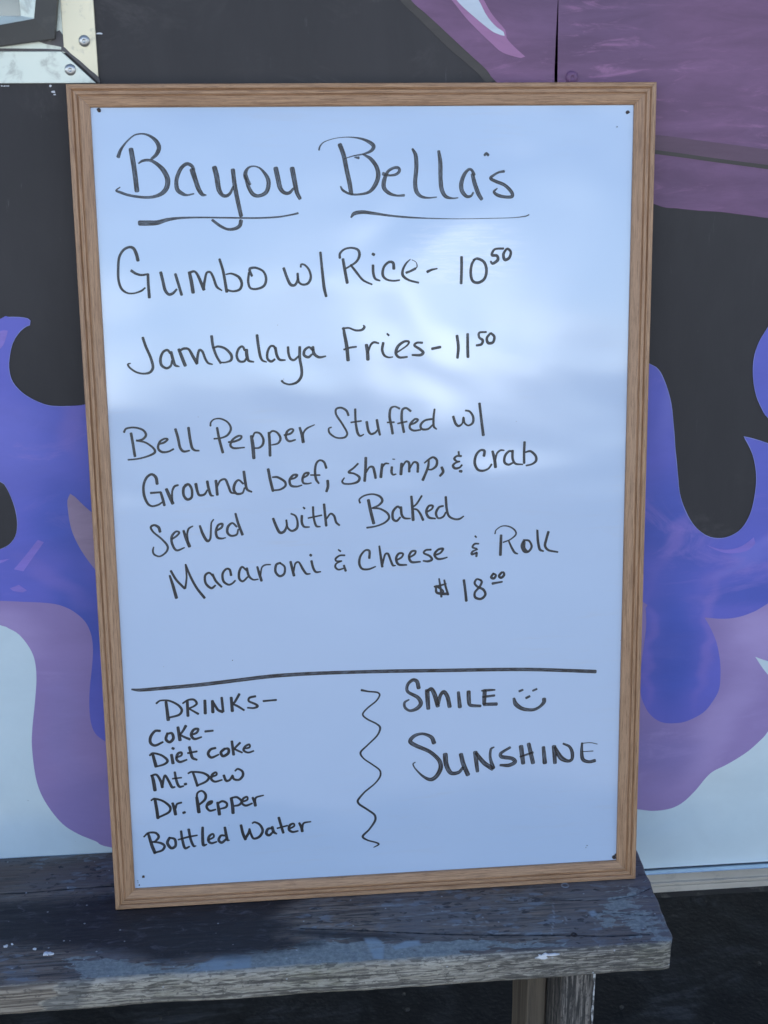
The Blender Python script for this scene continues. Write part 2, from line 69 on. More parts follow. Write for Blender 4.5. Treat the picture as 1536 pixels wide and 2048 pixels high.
"servedwith":[[71.1,440.8,3.3,69.8,445.6,3.3,65.3,448.2,2.6,61.4,445.9,2.6,64.2,440.2,2.3,72.3,432.7,2.3,78.4,424.5,2.6,77,418.1,2.3,69.8,413.2,2,63.7,415.4,2.3,62.4,419.5,2.3,63.4,423.8,1.6],[83.9,432.3,2.3,88.7,435.3,2.3,91.9,439.2,2.3,88.1,440.2,2.3,83.5,434.7,2.9,83.6,426.7,2.9,87.9,419.3,2.6,96.6,421.9,1.6],[96.6,440.7,2.9,98.6,433.4,3.6,102.1,423.3,3.9],[101.1,426.1,2.3,100.3,436.5,2.3,102.1,442.9,2.3,106.6,445.6,1.6],[114.4,445.6,2.6,117.4,435.9,3.3,121.7,428.5,3.3,124.9,430.8,2.6,126,438.8,2.3,126.9,448.4,2,129.4,452.3,1.6],[133.1,440.2,2.3,137.9,443.2,2.6,138.8,447.2,2.6,134.1,445.7,2.6,131.5,438.6,3,132.8,432.2,3,137.4,430.7,2.3,141.8,431.5,1.3],[154.2,443.4,2.3,149.7,447.6,2.3,144.9,443.8,3,143.9,437.4,3,147.6,433.5,2.6,153.9,434.6,2.3,155.7,440.2,2],[153.5,457.9,2.6,155.9,447.4,3,160.1,434.4,3.3],[194.3,450.9,3,197.2,442.7,3.3,200.9,435.3,3.3,205.6,436,3,208.9,442.3,2.6,208.6,448.8,2.3],[208.6,448.4,2.3,209.7,440.7,2.3,214.3,436.5,2.6,219.9,439.5,3,220.8,446.7,2.6,218.7,453.2,2.3,214,455.8,2],[225.7,453,3,225.5,445.8,3,227.8,440.8,2.6,233.6,440.2,1.7],[227.7,462.4,2,228.9,461.1,2.3],[238.2,462.5,2.6,238.6,450.9,2.6,241.2,441.2,2.7,245.5,440.2,1.7],[232.7,450.3,2,247.4,453,2],[250.4,465,3,251.2,453.7,3,252.2,441.1,3],[252.7,448.8,2,257.2,454.3,2.3,261.1,451.8,2.7,263.3,444.4,2.7,266.7,441.1,2.3],[299.3,468.1,3.6,301.7,455.2,3.7,304.7,442.1,3.7],[290,465.5,2.3,289.3,469.3,2,294.9,473.4,2,304.4,474.7,2,312.3,471.7,2.7,314.6,466.8,3,310.6,462.1,2.3,303.4,459.1,2],[304.2,459.1,2.3,312.1,458,2.3,320,452.9,2.7,321.8,447.2,2.7,316.6,442,2.3,307,438.5,2,297.2,437.2,2.3],[334.4,458.1,2.7,331.2,459.8,2.7,326.3,454.3,3,326.2,446.2,3,330.2,443.7,2.7,334.2,447.6,2.3],[335.2,458.9,3.3,335.9,450.8,3,339,446.6,2.7,345.4,445.9,1.7],[346.9,470.6,3,347.9,458.4,3.3,348.6,444.2,3.7],[358.4,471,2.3,352.7,462.3,2.3,347.9,458.4,2],[347.1,456.5,2,352.7,455.8,2.3,356.6,450.9,2.7,359.7,443.8,3],[364.6,453,2.3,369.4,455.8,2.3,370.7,459.3,2.7,366.3,459.4,2.7,363.3,453.1,3,366.2,446.5,3,373.4,444.9,2],[382.2,458.9,2.3,377.4,457.4,2.7,374.2,451.1,3,376.6,445.3,2.3,382.2,446.7,2.4,385.1,451.5,2],[385.2,468.8,3,386.2,455.5,3,388.6,447.3,2.7,395,443.5,2.4,400.6,443.6,2.4,405,446.4,1.7]],
"macaroni":[[79.3,390.9,2.5,82.2,379.9,3.5,85.3,365.8,3.8],[80.8,396.2,2.8,86.2,385.9,2.8,94.7,376,2.8],[95.5,376.2,2.5,97.5,388.6,2.2,97.1,402.8,2.2],[97.1,402.8,2.2,102,388.4,2.8,108.1,375.7,2.9,115.9,364.5,3.2],[126.6,388.2,2.2,122.3,392.6,2.5,117.7,389.4,2.8,118.1,380.8,2.9,123.8,375.1,2.9,128.4,378,2.2],[125.9,390.6,2.8,129.4,382.7,2.9,135.1,376.2,2.5],[146.1,389,2.9,144.8,395.3,2.8,141.1,396.2,2.5,136.9,390.9,2.8,137.6,382.4,2.9,142.7,378.3,2.5,147.2,379.6,2.2,150.3,382.6,2.2],[163,393.8,2.2,158.4,397.9,2.5,155.2,392.6,2.9,154.9,384.8,2.9,158.6,381.5,2.5,164,386,2.2],[163.6,396.1,2.9,165.5,387.5,2.9,169.9,383,2.2,175.6,383.2,1.6],[175.2,397.2,2.5,176.9,390.2,3.2,179.2,381.5,3.2],[178.3,387,1.9,180.1,396.3,1.9,183.9,399.2,1.9,189.7,399.3,1.6],[200.5,400.9,2.5,196,398.8,2.9,195,391,2.9,199.3,385.9,2.9,204.4,388.3,2.6,205.2,396.1,2.5,200.5,400.6,2.2],[211.9,401.6,2.9,213.6,393.4,3.2,215.2,385.9,3.2],[215,390.2,1.9,217.1,399.5,2.2,220.9,400.9,2.2,225.2,393,2.9,228.9,387.4,2.6,233.1,387.2,1.6],[235,401.6,2.9,236.6,394.1,2.9,239.5,389,2.6,244.8,389.1,1.6],[233.8,408.7,2.9,234.7,408,3.2],[271.8,406.8,2.2,266.4,406.7,2.2,261.8,403.3,2.6,262.5,400.6,2.2,268.3,400.4,1.9],[268.3,400.4,1.9,262.5,397.8,2.2,261.2,393.9,2.6,264.6,390.7,2.2,270.7,392,1.9],[270.8,395.1,2.6,272.6,389.1,2.9],[265.1,413.3,1.9,267.3,411.6,2.2],[299.2,402.7,3,299.4,410.8,2.7,294.6,411.4,2.3,289.2,404.7,2.7,288,396.6,3,291,390.7,2.7,298.2,389.9,2.4,305.9,392.6,1.7],[310.6,415.7,2.3,312,403.8,3,313.5,392.3,3],[313.5,393.9,2.4,316.9,406.1,2.4,320.1,406.8,2.7,323.2,398.5,2.7,325.5,393.2,2.7,328.4,393,1.4],[329.6,399.1,2.4,335.2,402.1,2.4,336.9,406.2,2.4,332.1,406.4,2.7,329.1,400.7,3,331.9,394.1,3,340.8,393.2,2],[344.1,401.8,2.4,349.7,404.9,2.4,351,408.6,2.4,346.5,408.3,2.7,343.6,402.6,3,346.4,396.3,3,356.1,396.3,2],[368.2,409.6,2.4,362.6,409.3,2.4,360.2,406.1,2.4,366.6,402.6,2.7,369.3,398.4,3,364.9,396.4,2.7,359.6,397.1,2],[372.2,403.2,2.4,378.7,405.4,2.4,381.9,410.2,2.7,376.3,409.3,2.7,372.2,404,3,375.4,399,2.7,381.1,398.8,2.4,386.4,400.2,1.7],[422,414.5,2,417.5,414.4,2.4,415.1,410.7,2.4,419.9,408.8,2],[420.7,408,1.7,415,405.7,2.4,414.2,402.5,2.7,419.9,404.4,2.4],[419.9,403.9,2.7,419.4,400.1,2.7],[418.1,423.4,2,419.3,422,2],[447.4,423.1,3.1,447,412,3.4,446.7,400.8,3.4],[440.5,425.3,1.7,441.7,429.4,1.4,448.2,433.6,1.4,456.3,433,1.7,462.8,428.6,2,464.2,423.7,2,458,418.1,1.7,449.9,415.1,1.7],[456.4,415.7,2,459.7,408.2,2.7,463,402.8,2.7,466.3,401.3,1.7],[473.5,414.3,3.8,473.6,407.7,3.4,477.7,403.4,2.1],[473.5,416.8,2.7,470.8,410.3,2.7,473.6,403.6,2.7,478.5,403.4,2.7,482.2,409,2.7,479.2,415.7,2.4,474.3,416.7,2.4],[488.5,427.2,2.7,489.3,415.4,3.1,491.5,405.4,3.1,495.6,403.2,2.1],[501.1,425.1,3.1,498.8,416.7,3.1,497.5,409.3,3.1,501.4,404.2,2.7,512,401.6,2.1]],
"price":[[372,366.9,2.4,378.5,368,2.4,385,369.7,2],[373.6,365.2,2.7,374.4,360.1,3.1,380.1,358.3,3.4,386.5,358,3.4],[377.2,375.8,2,378.8,365,2.7,379.7,354.9,2.7],[383.1,373.9,2.4,384.6,366.4,2.7,387.4,357.1,2.7],[373.6,367.7,2.4,381.7,361.5,2.4,380,356.6,2.1],[405.3,373,3.1,406.9,360.5,3.1,408,349.1,3.4],[424.8,372.3,2.4,419.9,373.6,2.4,417.5,369.2,2.7,420.7,364.9,2.7,427.3,361.3,3.1,429.7,355.4,3.1,424.8,350.6,3.1,418.3,352.5,3.1,417.8,358.4,2.7,423.2,364.8,2.7,425.6,370.6,2.7,422.4,373.2,2.1],[438.6,379.2,2.7,436.2,375.1,3.1,439.5,373.9,3.1,441.6,377.4,2.7,438.6,379.5,2.4],[448.4,380.5,2.7,445.2,376.5,3.1,447.6,374.2,3.1,450.9,377.1,3.1,450.1,380.4,2.7,446.8,379.7,2.1],[437.9,367.9,3.1,448.8,369.5,2.1]],
"rule":[[31.6,262.2,2.1,39.9,261,3.8,64.2,261.9,4.2,104.8,263.9,4.5,145.7,267.1,4.5,186.7,270.3,4.5,227.9,271.3,4.4,275.2,270.9,4.2,327.4,269.8,4.3,386,267.9,4.3,445.1,266.2,4.3,485.9,264.3,4.3,525.2,261.3,4.3,557.9,258.5,4.4]],
"drinks":[[57.7,244.6,2.4,61.9,247.5,2.1,71.6,247,2.4,81.1,241.7,2.8,85.4,235.5,3.1,82.2,229.9,2.8,70.7,227,2.4],[68.3,245.5,3.5,69.1,235.4,3.8,69.8,224.6,4.2],[86.9,243.2,2.1,92.7,246.7,2.4,99.2,246.9,2.8,102.3,242.4,2.8,98.9,239.1,2.4,93.1,236.8,2.1],[93.1,236.8,2.1,103.4,229.9,2.8],[91.9,245.5,3.5,91.9,228.2,3.5],[111.4,245.1,3.5,111.3,230.2,3.8],[119.8,244.2,3.5,119.8,231.1,3.9],[120.3,243.3,2.8,125.6,233.5,3.2,130.4,231,3.5],[130.3,247.6,3.1,131.3,231.4,3.2],[140.9,247.1,3.5,141.6,231.5,3.9],[150,250.8,3.1,144.8,242.1,2.8,141.9,239.1,2.5],[143,239.4,2.5,147.9,236.7,2.8,154.6,231.8,2.5],[167.9,247.5,2.8,161.3,246.1,2.8,160.4,242.2,2.5,167.6,238.3,2.8,170,235.6,3.2,165.8,233.7,2.5,158.9,234.4,2.1],[176.8,241.4,2.5,191.1,242.1,2.5]],
"coke":[[59.9,211.9,3.1,54.5,211.9,3.1,49.3,205.2,3.5,48.9,198.2,3.5,53.7,194.8,3.2,62.5,198.4,2.5],[68.2,208.5,3.2,66.2,201.7,3.5,70.1,198,3.5,74.4,202.1,3.5,73.1,208.3,3.2,68.2,208,2.5],[80.2,214.9,3.5,81.7,200,4.2],[88.9,216.2,3.5,85.4,210.3,2.8,81.9,206.1,2.5],[82.4,206,2.5,86.7,203.2,2.8,92.6,200.3,3.2],[95,205.4,2.5,100.8,207.7,2.8,102.6,212,2.8,97.7,211.4,3.2,94.5,205.4,3.5,98,200.3,3.2,105.8,202.2,2.1],[110.4,208.6,2.8,118.9,209.1,2.5]],
"diet":[[50.7,184.1,3.5,53.6,169.9,4.2],[47.4,183.4,2.5,50.8,185.8,2.5,60.4,182.7,2.8,66.7,176.2,3.2,63.2,172,2.8,54.1,169.5,2.1],[71.5,182.6,3.5,72.7,172.7,3.9],[72.9,190.5,3.2,74.2,189.9,3.2],[76.6,179.2,2.5,82.5,181.5,2.5,82.6,185,2.8,78.5,183.5,3.2,76.9,177.4,3.2,80.5,173.7,3.2,88.3,175.9,2.1],[91.9,190.7,3.5,94.6,178.2,3.5,99.4,175.3,2.5],[89.9,183.8,2.5,99.9,185.3,2.5],[121,188.3,2.8,115.5,186.8,3.2,112.5,181.7,3.5,116,177.1,3.2,124.3,180.2,2.1],[131.2,186.8,3.2,126.9,182.7,3.5,129.2,178.1,3.5,135.1,181.3,3.5,135.3,186.6,3.2,130.4,186.5,2.5],[139.7,195.2,3.2,141.1,179.3,3.5],[148.7,193,2.8,143.6,187.9,2.5,141.9,185.9,2.5],[142.4,185.9,2.5,146.7,183.4,2.5,150.8,181.2,2.1],[153.4,185.7,2.1,159.3,187.1,2.5,159.1,190.6,2.5,154.4,188.3,2.8,152.5,183.9,2.8,157.4,180.9,2.5,163.7,182.5,2.1]],
"mtdew":[[48.6,159.1,3.2,49.9,152,4.2,51,141.3,4.3],[47.5,158.8,2.5,53.6,159.7,2.8,58.1,151.5,3.5,59.4,144.4,3.5],[59.4,144.7,2.8,61.5,154.9,2.8,63.4,158.3,2.8,67.1,151,3.2,70.4,143.7,3.2,73.4,143.9,2.1],[74.2,161.6,2.8,75.4,152.3,3.2,78.3,144.2,3.2,83.3,144.4,2.1],[71.4,154,2.1,81.3,154.7,2.1],[84.7,146.5,3.2,86.3,146.9,3.2],[89.2,159.5,2.1,93.1,161.1,2.5,105.3,159.2,2.8,112.1,154.2,3.2,109,148.7,2.8,98.1,144,2.5],[94.7,159.8,2.8,96.8,152,3.2,98.9,143.9,3.2],[115,153.7,2.5,120.9,156,2.5,120.2,159.1,2.5,116,156.3,3.2,114.9,151,3.2,118.9,147.8,2.8,126.8,149.5,2.1],[129.1,154.7,3.2,131.4,148.3,3.2,135.5,149,2.9,139,154.1,2.9],[139,153.8,2.9,140.5,149.6,2.9,146.3,148.7,2.9,150.6,153.5,3.2,150,158.8,2.9,145.1,161.8,2.5,142.1,159.6,2.1]],
"drpepper":[[50.5,129.8,3.6,52,116.3,3.9,52.7,107.3,3.9],[46.3,129.1,2.1,49.7,131,2.5,59.4,127.5,2.8,67,119.9,3.2,65.4,113.7,2.9,52.7,107.7,2.5],[70,124.2,3.2,71.8,116.9,3.9,72.7,110.6,3.9],[73,117.8,2.5,74.9,123,2.5,79.9,124.5,2.5],[81.5,111.9,3.2,83.3,112.5,3.2],[97.5,129.7,3.6,98.4,120.8,4.3,99.2,111.8,4.3],[97.4,128,2.5,98.5,135,2.5,103.6,137.4,2.5,107.6,132.7,3.2,106.5,126.6,3.2,99.6,120.7,2.5],[108.7,119.3,2.1,113.7,121.7,2.5,114.7,124.3,2.5,110.5,122.8,3.2,108.2,117.5,3.2,111.7,112.8,2.9,118.1,113.9,2.2],[120.7,122.2,3.2,121.7,114,3.9,122.3,107.7,4],[121.2,121.2,2.5,126.3,123.6,2.9,131.1,120.7,2.9,130.1,116.2,2.9,123.4,114.3,2.2],[136.4,126.6,3.6,137.6,116.7,4,137.8,108.6,4],[137.2,127.1,2.5,143,127.5,2.9,147.9,122.4,2.9,145.2,118.1,2.9,139.3,117,2.2],[148.7,121.5,2.5,154.6,123.8,2.5,154.2,127.4,2.5,149.6,125,2.9,148.6,119.7,2.9,152.7,116.7,2.9,159.9,119,2.2],[160.8,125.8,2.9,162.8,120.6,3.6,163.5,116.1,3.6],[163.3,120.6,2.5,164.7,125.9,2.5,173.1,128.1,1.8]],
"water":[[41,88.3,3.2,44.4,73.6,4,47.3,64.8,4],[35.9,85.3,2.1,41.1,89.7,2.5,49.3,89.2,2.9,52.4,84,3.2,48,78.8,2.5,44.6,78.1,2.2],[45.1,78.5,2.2,53.7,76.7,2.9,58.5,72.8,3.2,55.7,67.5,2.9,46.5,64.8,2.5],[64.7,82.3,3.2,61.9,76.2,3.6,65.8,69.6,3.6,70.9,72,3.2,70.4,80.2,3.2,64.7,82.3,2.5],[78,89.6,2.9,79,78.8,3.2,81.5,68.6,3.2,86.6,70.1,2.2],[86.7,91.3,3.2,88.6,78.2,3.2,91.6,70.4,2.9,94.1,70.6,1.4],[74.5,79.4,2.2,85.5,82,2.5,95.9,83.5,2.2],[102.6,92.7,3.2,102.1,82.8,3.6,102.5,71,3.6,106.4,71.7,1.8],[108.6,77,2.2,114.6,80.2,2.5,113.9,84.2,2.5,109.6,81.4,3.2,108.5,76.1,3.3,111.7,72.8,2.9,117.7,74.2,2.2],[127.1,81.3,2.5,123,81.5,2.9,120.2,76.3,3.3,123.5,72.8,3.3,128.6,76.7,2.9],[127.8,91.2,3.2,129.1,81.2,3.6,130.3,75.6,3.3,132.2,75.2,1.8],[146.3,92.8,3.3,148.1,82.7,3.6,150.7,75.3,3.6],[150.7,76.2,3.3,154.8,83.2,3.3,155.8,87.7,2.5],[155.8,87.7,2.5,157.3,81.3,2.9,160.4,75.6,2.9,167.2,77.9,3.3,170.8,85,3.3,167.7,92.4,2.9,162,95.8,2.5,159.4,94.7,2.2],[181,87.1,2.5,176.8,86.4,3.3,174.9,81.1,3.6,178.2,78.6,3.3,182.5,82.5,2.5],[181.9,88.5,3.6,183.4,82.4,3.6,186.6,79.9,2.2],[189.8,99.6,3.3,192,90.1,3.3,194.3,80.9,3.3],[187.7,86.7,2.2,199.2,89.3,2.2],[201.1,85,2.2,207.1,88.3,2.5,206.4,91.4,2.5,202.1,89.5,3.3,201.1,84.1,3.3,205.2,81.1,2.9,211.2,82,2.2],[213.1,91.5,2.9,215.5,86,3.6,216.2,81.4,3.6],[216.3,85,2.5,218.2,91.2,2.5,226.3,92.6,1.8]],
"squiggle":[[287.9,249,2.9,295.9,247,2.1,305.6,245.5,2.1,308.4,242.3,2.1,304.4,235.4,1.9,293.7,226.8,1.9,288.7,220,2.1,293.5,214.2,2.1,304,208,2.1,308.4,202.7,2.5,304.8,193.7,2.1,292.9,182,1.9,285.4,174.1,2.5,288.8,166.7,1.9,298.4,159,1.9,307.1,151.3,2.1,307.5,144,2.3,301.9,136,1.9,293,128.6,2.1,289,125.3,2.1,281.2,115.7,2.7,282.7,111,2.7,292,103.8,2.5,300.3,96.5,2.7,300.8,89.6,2.8,293.7,78.8,2.3,286.1,70.8,2.8,291.4,65.8,2.1,301,62.3,2.1,304.7,59.7,2.1,298.7,56.3,1.1]],
"smile":[[353,248.7,4.9,351.1,256.4,4.5,346.3,258.3,4.1,340.5,252.9,3.7,340.4,244.8,3.7,351.9,237.2,4.5,355.4,229.9,5,350.9,224,4.6,343,221.7,3.3,337.3,225.7,3.3,336.7,231.8,2.9,341.8,235,1.7],[362.7,244.8,5.4,363.2,234.6,5.4,363.9,223.4,4.6],[362.7,243.7,3.7,367.6,246.6,4.5,371.4,239.3,5.4,374.8,225.9,5],[374.9,227.9,4.6,378.2,238.9,4.1,382.1,242.4,4.6,386,236.5,5,388.5,224.6,5],[398.7,241,3.7,400.3,223.6,5],[410.5,241,5,410.8,231.2,5,412.4,225,4.2,424.2,223.4,3.3],[425.7,241.7,2.1,433,242,3.3,440.8,242,2.1],[429.1,241.6,5,428.5,225.9,4.6],[428.5,225.1,4.2,442.9,224.8,4.2],[427.1,234.1,2.9,440.3,235.3,2.9]],
"smiley":[[469.4,239,2.9,473.3,240.4,2.5],[485.2,238.9,2.5,489.5,240.7,2.5],[477.3,230.4,2.9,481.3,232.3,2.9],[463.1,230.3,3.3,465.5,223.4,5.4,473.5,217.5,4.6,485.4,215.7,3.8,493.3,219,3.4,498.2,224.5,4.6,498.3,228,5]],
"sunshine":[[370.1,181.6,5.4,367.2,188.4,4.6,357.4,193,3.3,347.6,191,4.2,342.7,184.5,5,349.5,179,5,365.1,170.9,4.6,375.8,160,5,377.8,150.5,5.5,372.8,140.4,5.1,365.8,136.6,4.6,357,141.3,3,348.2,151.1,1.7,345.7,156.8,1.7,348.3,158.8,1.3],[383.2,166.4,5.9,384.3,154.3,5.9,389.6,143.6,5.1,398.5,143.6,4.2,403.4,149.1,3.4],[401.5,165.5,5.1,404.4,153.2,5.5,409.4,140.5,5.5],[418.3,167.1,5.5,419.3,156.6,5.1,420.7,144,4.2],[419.3,166,4.2,428.2,154,5.5,438.1,146.2,5.5],[439.1,147.2,5.1,435.7,159.9,3.4,436.5,170.2,3,440.1,172.5,1.7],[458.9,171.1,3,448,164.4,3.8,449,160.2,4.7,461,157.5,4.7,465,153.1,4.7,458,149.3,4.7,447.7,149.9,3],[471.8,171.5,5.5,474.4,151.1,5.1],[480.8,174.1,4.7,486,150.9,5.1],[470.9,159,2.1,485.8,163.5,3],[498.2,169.1,4.2,500,150.2,5.5],[510.7,169.4,5.5,512,149.5,4.7],[511.8,168.3,3.8,518.9,155.4,6,527,150.8,4.3,532,152.6,3.8,532.3,161,4.3,528.8,168.5,3.4,521.7,172.4,2.6],[543.8,171.9,2.6,543.5,162.5,3.8,545.1,151.9,4.7,552.2,148.4,3.9,559.2,149.5,4.3],[544.8,171.8,1.3,553.8,172,1.1,561.9,169.9,1.1],[543.9,161.4,1.1,557,161.5,1.3]]}
PAINT={"mauve_l":[[330.3,1010.2],[351.7,981.8],[365.4,970.3],[380.4,957.8],[398,942.5],[416,927.2],[431.4,914.1],[440.4,903.4],[468.3,881],[508.9,851.7],[504.7,1010.9]],
"mauve_r":[[504.8,1010.9],[509,851.7],[558.3,805.7],[620.5,774.3],[647.1,769.4],[671.3,766.7],[695.5,765],[719.8,761.8],[750.4,757.7],[816.7,749.2],[961.8,752.8],[1001.2,881.1],[916.3,1080.2],[502.4,1076.6]],
"fringe":[[323.2,1010.2],[340.6,981.8],[356.1,967.4],[372.8,952],[390.2,936.4],[408.8,921.6],[422.2,910.7],[431.5,900.7],[440.4,903.4],[431.4,914.1],[416,927.2],[398,942.5],[380.4,957.8],[365.4,970.3],[351.7,981.8],[330.3,1010.2]],
"mouth":[[556.7,838],[584.3,835.2],[618.5,831.3],[648.4,827.4],[679.3,823],[713.3,818.5],[745.1,814.5],[810.6,805.9],[811.1,801.7],[745.6,810],[713.6,814.3],[679.7,818.8],[648.7,823.2],[618.7,827.1],[584.5,831.1],[556.9,833.9]],
"shade":[[556,851.4],[619.9,846.9],[666.8,840.9],[706.2,835.9],[743.6,830.9],[808.9,821.9],[810.6,805.9],[745.1,814.5],[713.3,818.5],[679.3,823],[648.4,827.4],[618.5,831.3],[556.7,838.5]],
"pinkline":[[366.2,1010.4],[393.8,981.9],[408.1,965.6],[420.3,953.9],[434.8,941.2],[448.2,930.9],[468,925.4],[472.2,926.9],[461.3,935.8],[452.1,945.1],[450.3,953],[436.8,967.5],[426,984.4],[412.5,1010.6]],
"blade":[[372.3,1010.4],[398.8,981.9],[408,973.3],[420.2,963.6],[429.2,956.8],[438.3,950.7],[445.2,948.1],[449.9,947.1],[448.8,951],[441.8,955.4],[435.4,961.2],[429.5,968.5],[424.6,977.2],[421.2,982.9],[407.4,1010.5]],
"white":[[-498.4,367.4],[-118.8,351.6],[104,266.2],[341.3,188.8],[642.5,138.9],[798.6,233.6],[1081.3,354.2],[1147.8,-83.1],[826.6,-69.8],[655.6,-68.1],[277.7,-64.3],[-22.7,-61.8],[-572.4,-65.7]],
"purple":[[-500.5,354.9],[-230.4,347.1],[-119.6,342.4],[21.1,333.3],[282.6,384.8],[635.1,313.6],[723.2,335.9],[791.9,307],[944.8,423.3],[1026,290.5],[945.3,157.8],[855.8,200.3],[800,218.7],[782.8,225.6],[792.8,210.9],[801.7,199.9],[830,167.2],[808.9,121.8],[798.2,107.5],[783.4,93.2],[761.1,78.4],[742.1,68.6],[732.9,59.6],[720.1,41.6],[705.5,26.1],[690.3,18],[668.7,15.7],[646.3,19.3],[564.4,37.3],[405.1,4],[215.4,-12.7],[90.8,-18.9],[-15.1,6],[-35.2,16.8],[-55.9,28.6],[-72.8,43.5],[-87,66.8],[-95.8,89.8],[-99.6,114.5],[-100.1,150.9],[-97.3,176.1],[-91.6,209.1],[-87.5,237.8],[-87.2,260.8],[-91.7,278],[-102.1,295.5],[-113.1,303.8],[-122.8,308.5],[-166.6,319.7],[-293.3,284.9],[-508.7,307.3]],
"blue":[[-439.9,709.7],[-315.8,523.5],[-202.6,587.4],[-124.6,629.4],[-89.9,662.2],[-80.5,664.3],[-69.8,664.1],[-60.7,662.4],[-58.1,659.9],[-59.1,655.1],[-62.3,654.1],[-69.6,649],[-78.6,636.5],[-83.9,619.2],[-85.1,606.2],[-82.5,593.2],[-73.6,581.5],[-62.3,573.2],[-48.4,566.9],[-36.1,565.2],[-23.2,565.1],[-5.8,566.6],[25.8,575.9],[66.7,625.1],[106.6,556.8],[171.6,520.5],[241,621.2],[253.4,697.9],[284.9,586.4],[369.7,502.9],[455.7,529.8],[521.5,626.3],[579.1,619.4],[624.3,597.7],[635.9,590.7],[643.5,578.7],[650.7,561.2],[655.4,543.8],[659.4,519.3],[662.9,494.6],[667.6,466],[672,440.6],[680.6,418.6],[692.5,400.1],[708,387.3],[722.6,383.2],[736.9,385.2],[750.6,394.2],[759.8,412.1],[763.3,434],[763.6,455.8],[759.4,477.5],[752.7,493.7],[743.9,508.2],[758.6,504.2],[774.2,498.8],[840.3,470.3],[904.8,547.3],[914.5,663.9],[999.1,483.9],[1007.9,421.1],[889.4,361.6],[792.8,296.5],[772.5,284.9],[754.1,279.4],[735.3,278.6],[714.1,281.2],[722.8,266.7],[732.2,246.1],[738.7,219.6],[740.7,194.6],[739.3,180.1],[732.6,166],[722,152],[701.2,141.3],[684,139.4],[668.5,142.3],[654.1,153.5],[644.4,170.5],[639.5,189.2],[638.8,216.3],[641.2,254.3],[641.9,274.4],[639.6,296.5],[634.3,306.5],[551,342.8],[462.8,249.4],[403.6,117.3],[281.3,257.9],[160.4,198.1],[65.9,95.3],[8.6,139.4],[-13.6,152.8],[-24.8,164.3],[-28.9,180.2],[-29,202],[-26.6,225.4],[-21.9,253.8],[-19.5,276.5],[-20.7,293.7],[-26.4,309.1],[-38.9,322.5],[-53.6,330.5],[-70.3,334.1],[-95.1,336.4],[-120,338.7],[-284.7,352.4],[-500.4,355.5]],
"blob":[[805.6,688.4],[778.6,666.4],[761.5,636.6],[752,618.5],[747.8,600.1],[748.7,579.6],[753.8,558.6],[762.6,540.9],[771.4,529.3],[799.3,514.2],[833.2,537.2],[849.6,607.6]],
"hole":[[-167.8,519],[-137.4,500.9],[-106.7,481.4],[-100.9,475.4],[-95.8,461.4],[-92.5,445.8],[-92.2,430],[-95.7,416.1],[-104,406],[-114.2,401.2],[-147.9,395.3],[-188.5,426.7]],
"wedge":[[-31.1,464.3],[-34.8,456.8],[-35.1,446.1],[-34.4,433.2],[-33,422.2],[-30.2,411.9],[-26.2,401.5],[-21.8,392.2],[-14.4,379.4],[-5.1,366.6],[8.5,358.6],[15.4,419.2],[2.3,432.9],[-8.4,441],[-19.1,452.1],[-26.2,460.6]],
"dab1":[[-71.2,411],[-64.8,407.8],[-77.3,391.4],[-90.5,373.7],[-100.9,376.5],[-87.3,391.8]],
"dab2":[[-107.4,353.6],[-97,357.4],[-88.6,350.3],[-93.3,348],[-104.3,350.4]],
"dab3":[[-115.4,388],[-104.2,389.4],[-111.1,386],[-115.7,384.4],[-126.7,386]],
"crescent":[[707.8,376.2],[717.3,372],[731.2,368.3],[748.3,370.2],[758.3,375.5],[767,382.8],[769.5,375.1],[763.4,367.7],[753.1,364.2],[736.5,363.6],[720.7,368.7]],
"dab4":[[-91.1,649.3],[-86.8,650.3],[-82.7,649.6],[-85.5,641.6],[-88.9,634],[-92.9,629.8],[-103.6,628.9]]}
